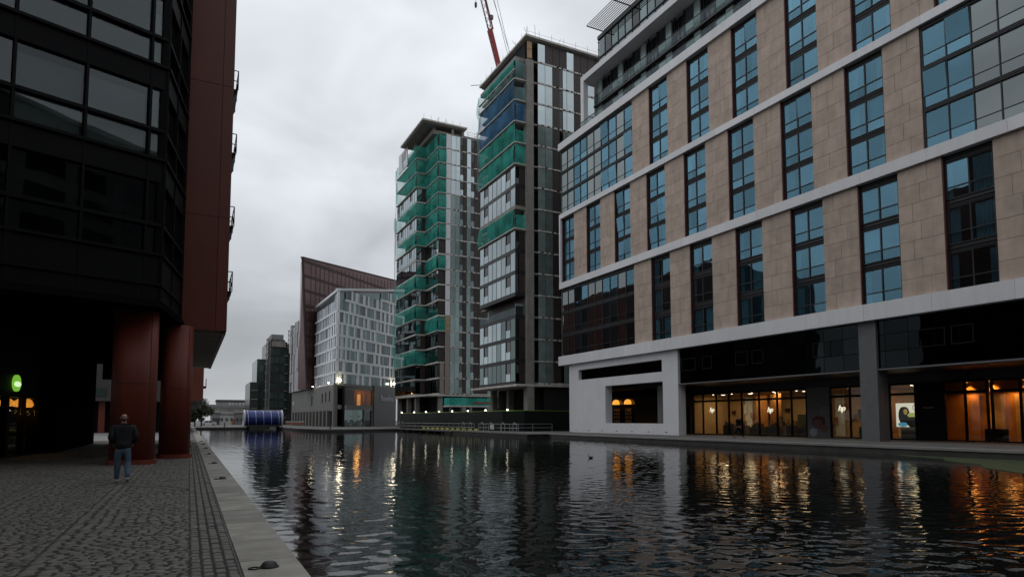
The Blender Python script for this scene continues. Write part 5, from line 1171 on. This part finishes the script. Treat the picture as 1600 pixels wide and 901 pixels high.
# ------------------------------------------------------------------ unseen blocks added behind the camera to cut the sky light
for i, (x0, x1, y0, y1, zt_, lab) in enumerate(((-30, -9, -42, 17, 27, 'unseen dark block added on the left behind the camera, mirrored in the bay windows'), (-34, 60, -60, -30, 37, 'unseen dark block added across the near end of the basin to cut sky light'))):
    th = thing('sky_blocker', lab, 'building', ((x0 + x1) / 2, (y0 + y1) / 2, 0), group='added sky-blocking blocks behind the camera')
    MB().box(x0, x1, y0, y1, 0.01, zt_).build('wall', 'far_dark', th); MB().box(x0 - .3, x1 + .3, y0 - .3, y1 + .3, zt_ + .01, zt_ + .5).build('cornice', 'far_grey', th)
    for k in range(int((zt_ - 5) / 3.6)):
        z = 4.5 + k * 3.6
        if i == 0:
            for j in range(int((y1 - y0) / 6)): pc('window', 'dark_glass', x1, x1 + .05, y0 + 1 + j * 6, y0 + 5.5 + j * 6, z, z + 2.2, th)
            for j in range(3): pc('window', 'dark_glass', x0 + 1.5 + j * 6.5, x0 + 6 + j * 6.5, y1, y1 + .05, z, z + 2.2, th)
        else:
            for j in range(int((x1 - x0) / 6)): pc('window', 'dark_glass', x0 + 1 + j * 6, x0 + 5.5 + j * 6, y1, y1 + .05, z, z + 2.2, th)
    pc('door', 'dark_metal', *((x1, x1 + .06, 4, 6) if i == 0 else (6, 8, y1, y1 + .06)), .02, 2.6, th)

# ------------------------------------------------------------------ people
def skin(name, joints, edges, material, parent, root=0, sub=2):
    me = bpy.data.meshes.new(name); me.from_pydata([j[:3] for j in joints], edges, []); me.materials.append(MAT[material])
    o = bpy.data.objects.new(name, me); COL.objects.link(o); setp(o, parent)
    md = o.modifiers.new('skin', 'SKIN'); md.use_smooth_shade = True
    sv = me.skin_vertices[0].data
    for i, j in enumerate(joints):
        sv[i].radius = (j[3], j[4] if len(j) > 4 else j[3]); sv[i].use_root = (i == root)
    sd_ = o.modifiers.new('sub', 'SUBSURF'); sd_.levels = sub; sd_.render_levels = sub
    return o
def chain(n, start=0): return [(i, i + 1) for i in range(start, start + n - 1)]
def hand(parent, wrist, fwd, side, mt='skin'):
    """palm plus five unequal bent fingers"""
    wv = Vector(wrist); f_ = Vector(fwd).normalized(); s_ = Vector(side).normalized(); nrm = f_.cross(s_)
    J = [(*wv, .026, .018), (*(wv + f_ * .045), .038, .016), (*(wv + f_ * .09), .038, .014)]; E_ = [(0, 1), (1, 2)]
    for k, L_ in enumerate((.062, .075, .07, .055)):
        b_ = wv + f_ * .088 + s_ * (.027 - .018 * k); i = len(J)
        J += [(*b_, .0095), (*(b_ + f_ * L_ * .5 + nrm * .008), .0085), (*(b_ + f_ * L_ * .9 + nrm * .028), .007)]; E_ += [(2, i), (i, i + 1), (i + 1, i + 2)]
    b_ = wv + f_ * .03 + s_ * .036; i = len(J); J += [(*b_, .012), (*(b_ + f_ * .03 + s_ * .022), .010), (*(b_ + f_ * .058 + s_ * .026 + nrm * .008), .008)]; E_ += [(1, i), (i, i + 1), (i + 1, i + 2)]
    return J, E_
def make_person(label, loc, rz, sc_, stride, lean, arms, mats, bald=True):
    th = thing('person', label, 'person', loc); th.rotation_euler = (0, 0, rz); th.scale = (sc_,) * 3
    LOC[th] = Vector((0, 0, 0)); jk, tr, sh = mats
    # local frame: +y is the walking direction, heights for a 1.75 m figure
    hipz, chest, neck = .94, 1.30, 1.48
    lk, rk = stride; ly = lean
    la = Vector((-.11, .02 + lk * .5, .50)); ra = Vector((.11, .02 + rk * .5, .50)); lf = Vector((-.115, lk, .085 + (.05 if lk < 0 else 0))); rf = Vector((.12, rk, .085 + (.05 if rk < 0 else 0)))
    if lk < 0: la.y += .07
    if rk < 0: ra.y += .07
    (le, lw), (re, rw) = arms
    J = [(0, 0, hipz, .13, .10), (0, ly * .3, 1.10, .125, .095), (0, ly * .8, chest, .155, .105), (0, ly, 1.42, .10, .075), (0, ly + .02, neck, .052, .052), (0, ly + .03, 1.56, .05, .055),
         (-.17, ly, 1.40, .06), (*le, .042), (*lw, .030), (.17, ly, 1.40, .06), (*re, .042), (*rw, .030),
         (-.095, 0, .88, .085), (*la, .055), (*lf, .038), (.095, 0, .88, .085), (*ra, .055), (*rf, .038), (lf.x - .01, lf.y + .13, .045, .035, .025), (rf.x + .01, rf.y + .13, .045, .035, .025)]
    E_ = [(0, 1), (1, 2), (2, 3), (3, 4), (4, 5), (3, 6), (6, 7), (7, 8), (3, 9), (9, 10), (10, 11), (0, 12), (12, 13), (13, 14), (0, 15), (15, 16), (16, 17), (14, 18), (17, 19)]
    # head: skull, brow, jaw as one run on from the neck
    i = len(J); J += [(0, ly + .035, 1.625, .068, .078), (0, ly + .035, 1.69, .074, .086), (0, ly + .02, 1.735, .055, .06), (0, ly + .085, 1.60, .045, .04)]; E_ += [(5, i), (i, i + 1), (i + 1, i + 2), (i, i + 3)]
    for wv, el_, sgn_ in ((Vector(lw), Vector(le), 1), (Vector(rw), Vector(re), -1)):
        hj, he = hand(None, wv, (wv - el_), (sgn_ * .3, .9, 0)); b_ = len(J); J += hj; E_ += [(p + b_, q + b_) for p, q in he] + [(8 if sgn_ > 0 else 11, b_)]
    body = skin('body', J, E_, 'skin', th, 0, 2)
    # ears, nose
    fe = MB()
    for s in (-1, 1): fe.hexa([(s * .072, ly + .02, 1.615), (s * .088, ly + .01, 1.62), (s * .088, ly + .045, 1.63), (s * .072, ly + .05, 1.62), (s * .072, ly + .015, 1.675), (s * .092, ly + .005, 1.68), (s * .09, ly + .045, 1.68), (s * .072, ly + .05, 1.672)])
    fe.hexa([(-.014, ly + .115, 1.622), (.014, ly + .115, 1.622), (.014, ly + .142, 1.624), (-.014, ly + .142, 1.624), (-.007, ly + .115, 1.665), (.007, ly + .115, 1.665), (.007, ly + .122, 1.665), (-.007, ly + .122, 1.665)]); fe.build('ears_and_nose', 'skin', body)
    if not bald:
        skin('hair', [(0, ly + .015, 1.655, .082, .08), (0, ly + .015, 1.71, .08, .09), (0, ly + .02, 1.745, .06, .065)], [(0, 1), (1, 2)], 'black_cloth', th, 0, 2)
    else:
        skin('hair', [(-.045, ly - .03, 1.60, .035), (0, ly - .045, 1.605, .04), (.045, ly - .03, 1.60, .035)], [(0, 1), (1, 2)], 'iron', th, 1, 2)
    Jk = [(0, 0, .80, .20, .15), (0, ly * .3, 1.0, .215, .155), (0, ly * .6, 1.18, .20, .14), (0, ly * .9, 1.34, .195, .13), (0, ly, 1.45, .12, .10), (0, ly + .01, 1.515, .082, .082), (-.215, ly, 1.40, .082), (*le, .072), (*(Vector(le).lerp(Vector(lw), .9)), .058), (.215, ly, 1.40, .082), (*re, .072), (*(Vector(re).lerp(Vector(rw), .9)), .058)]
    skin('jacket', Jk, [(0, 1), (1, 2), (2, 3), (3, 4), (4, 5), (3, 6), (6, 7), (7, 8), (3, 9), (9, 10), (10, 11)], jk, th, 2, 2)
    Jt = [(0, 0, .95, .155, .115), (0, 0, .86, .14, .115), (-.10, 0, .80, .10), (*la, .082), (lf.x, lf.y - .005, .16 + (lf.z - .085), .068), (lf.x, lf.y, .10 + (lf.z - .085), .07), (.10, 0, .80, .10), (*ra, .082), (rf.x, rf.y - .005, .16 + (rf.z - .085), .068), (rf.x, rf.y, .10 + (rf.z - .085), .07)]
    skin('trousers', Jt, [(0, 1), (1, 2), (2, 3), (3, 4), (4, 5), (1, 6), (6, 7), (7, 8), (8, 9)], tr, th, 1, 2)
    for fo in (lf, rf):
        up_ = fo.z - .085; skin('shoe', [(fo.x, fo.y - .05, .06 + up_ * 1.6, .048, .05), (fo.x, fo.y + .04, .05 + up_ * .8, .046, .042), (fo.x, fo.y + .15, .038, .045, .03), (fo.x, fo.y + .20, .035, .03, .025)], [(0, 1), (1, 2), (2, 3)], sh, th, 1, 2)
    return th
make_person('balding person in black jacket and blue jeans walking away over the setts', (-1.47, 19.05, .015), R(4), 1.0, (.10, -.16), .05,
            (((-.285, -.05, 1.14), (-.20, .12, .97)), ((.295, -.05, 1.14), (.21, .12, .97))), ('jacket', 'jeans', 'shoe'))
make_person('person in dark clothes striding past the lit shop with a bag', (44.0, 42.3, .008), R(188), 1.14, (.36, -.34), .06,
            (((-.27, -.12, 1.13), (-.26, .02, .92)), ((.27, .10, 1.13), (.26, .22, .95))), ('black_cloth', 'black_cloth', 'iron'), bald=False)

# ------------------------------------------------------------------ duck on the water
dk = thing('duck', 'small dark duck floating in the middle of the basin', 'duck', (20.08, 30.1, -.5))
def egg(c, rx, ry, rz, mt, nm, par):
    bm = bmesh.new(); bmesh.ops.create_icosphere(bm, subdivisions=2, radius=1)
    for v in bm.verts: tp = 1 - .25 * v.co.x; v.co = Vector((v.co.x * rx, v.co.y * ry * tp, v.co.z * rz * tp))
    me = bpy.data.meshes.new(nm); bm.to_mesh(me); bm.free(); me.materials.append(MAT[mt]); o = bpy.data.objects.new(nm, me); COL.objects.link(o); o.location = c; setp(o, par)
    for p in me.polygons: p.use_smooth = True
    return o
skin('body', [(-.24, 0, .13, .025), (-.15, 0, .07, .075, .065), (0, 0, .06, .105, .085), (.12, 0, .07, .085, .07), (.17, 0, .15, .04), (.185, 0, .215, .036), (.20, 0, .255, .05, .045), (.235, 0, .25, .035)], chain(8), 'duck_brown', dk, 2, 2)
MB().hexa([(.26, -.02, .235), (.33, -.018, .23), (.33, .018, .23), (.26, .02, .235), (.26, -.018, .26), (.33, -.016, .24), (.33, .016, .24), (.26, .018, .26)]).build('bill', 'duck_bill')
bo = bpy.data.objects['bill']; setp(bo, dk)
dk.rotation_euler = (0, 0, R(160)); dk.scale = (.62, .62, .62)
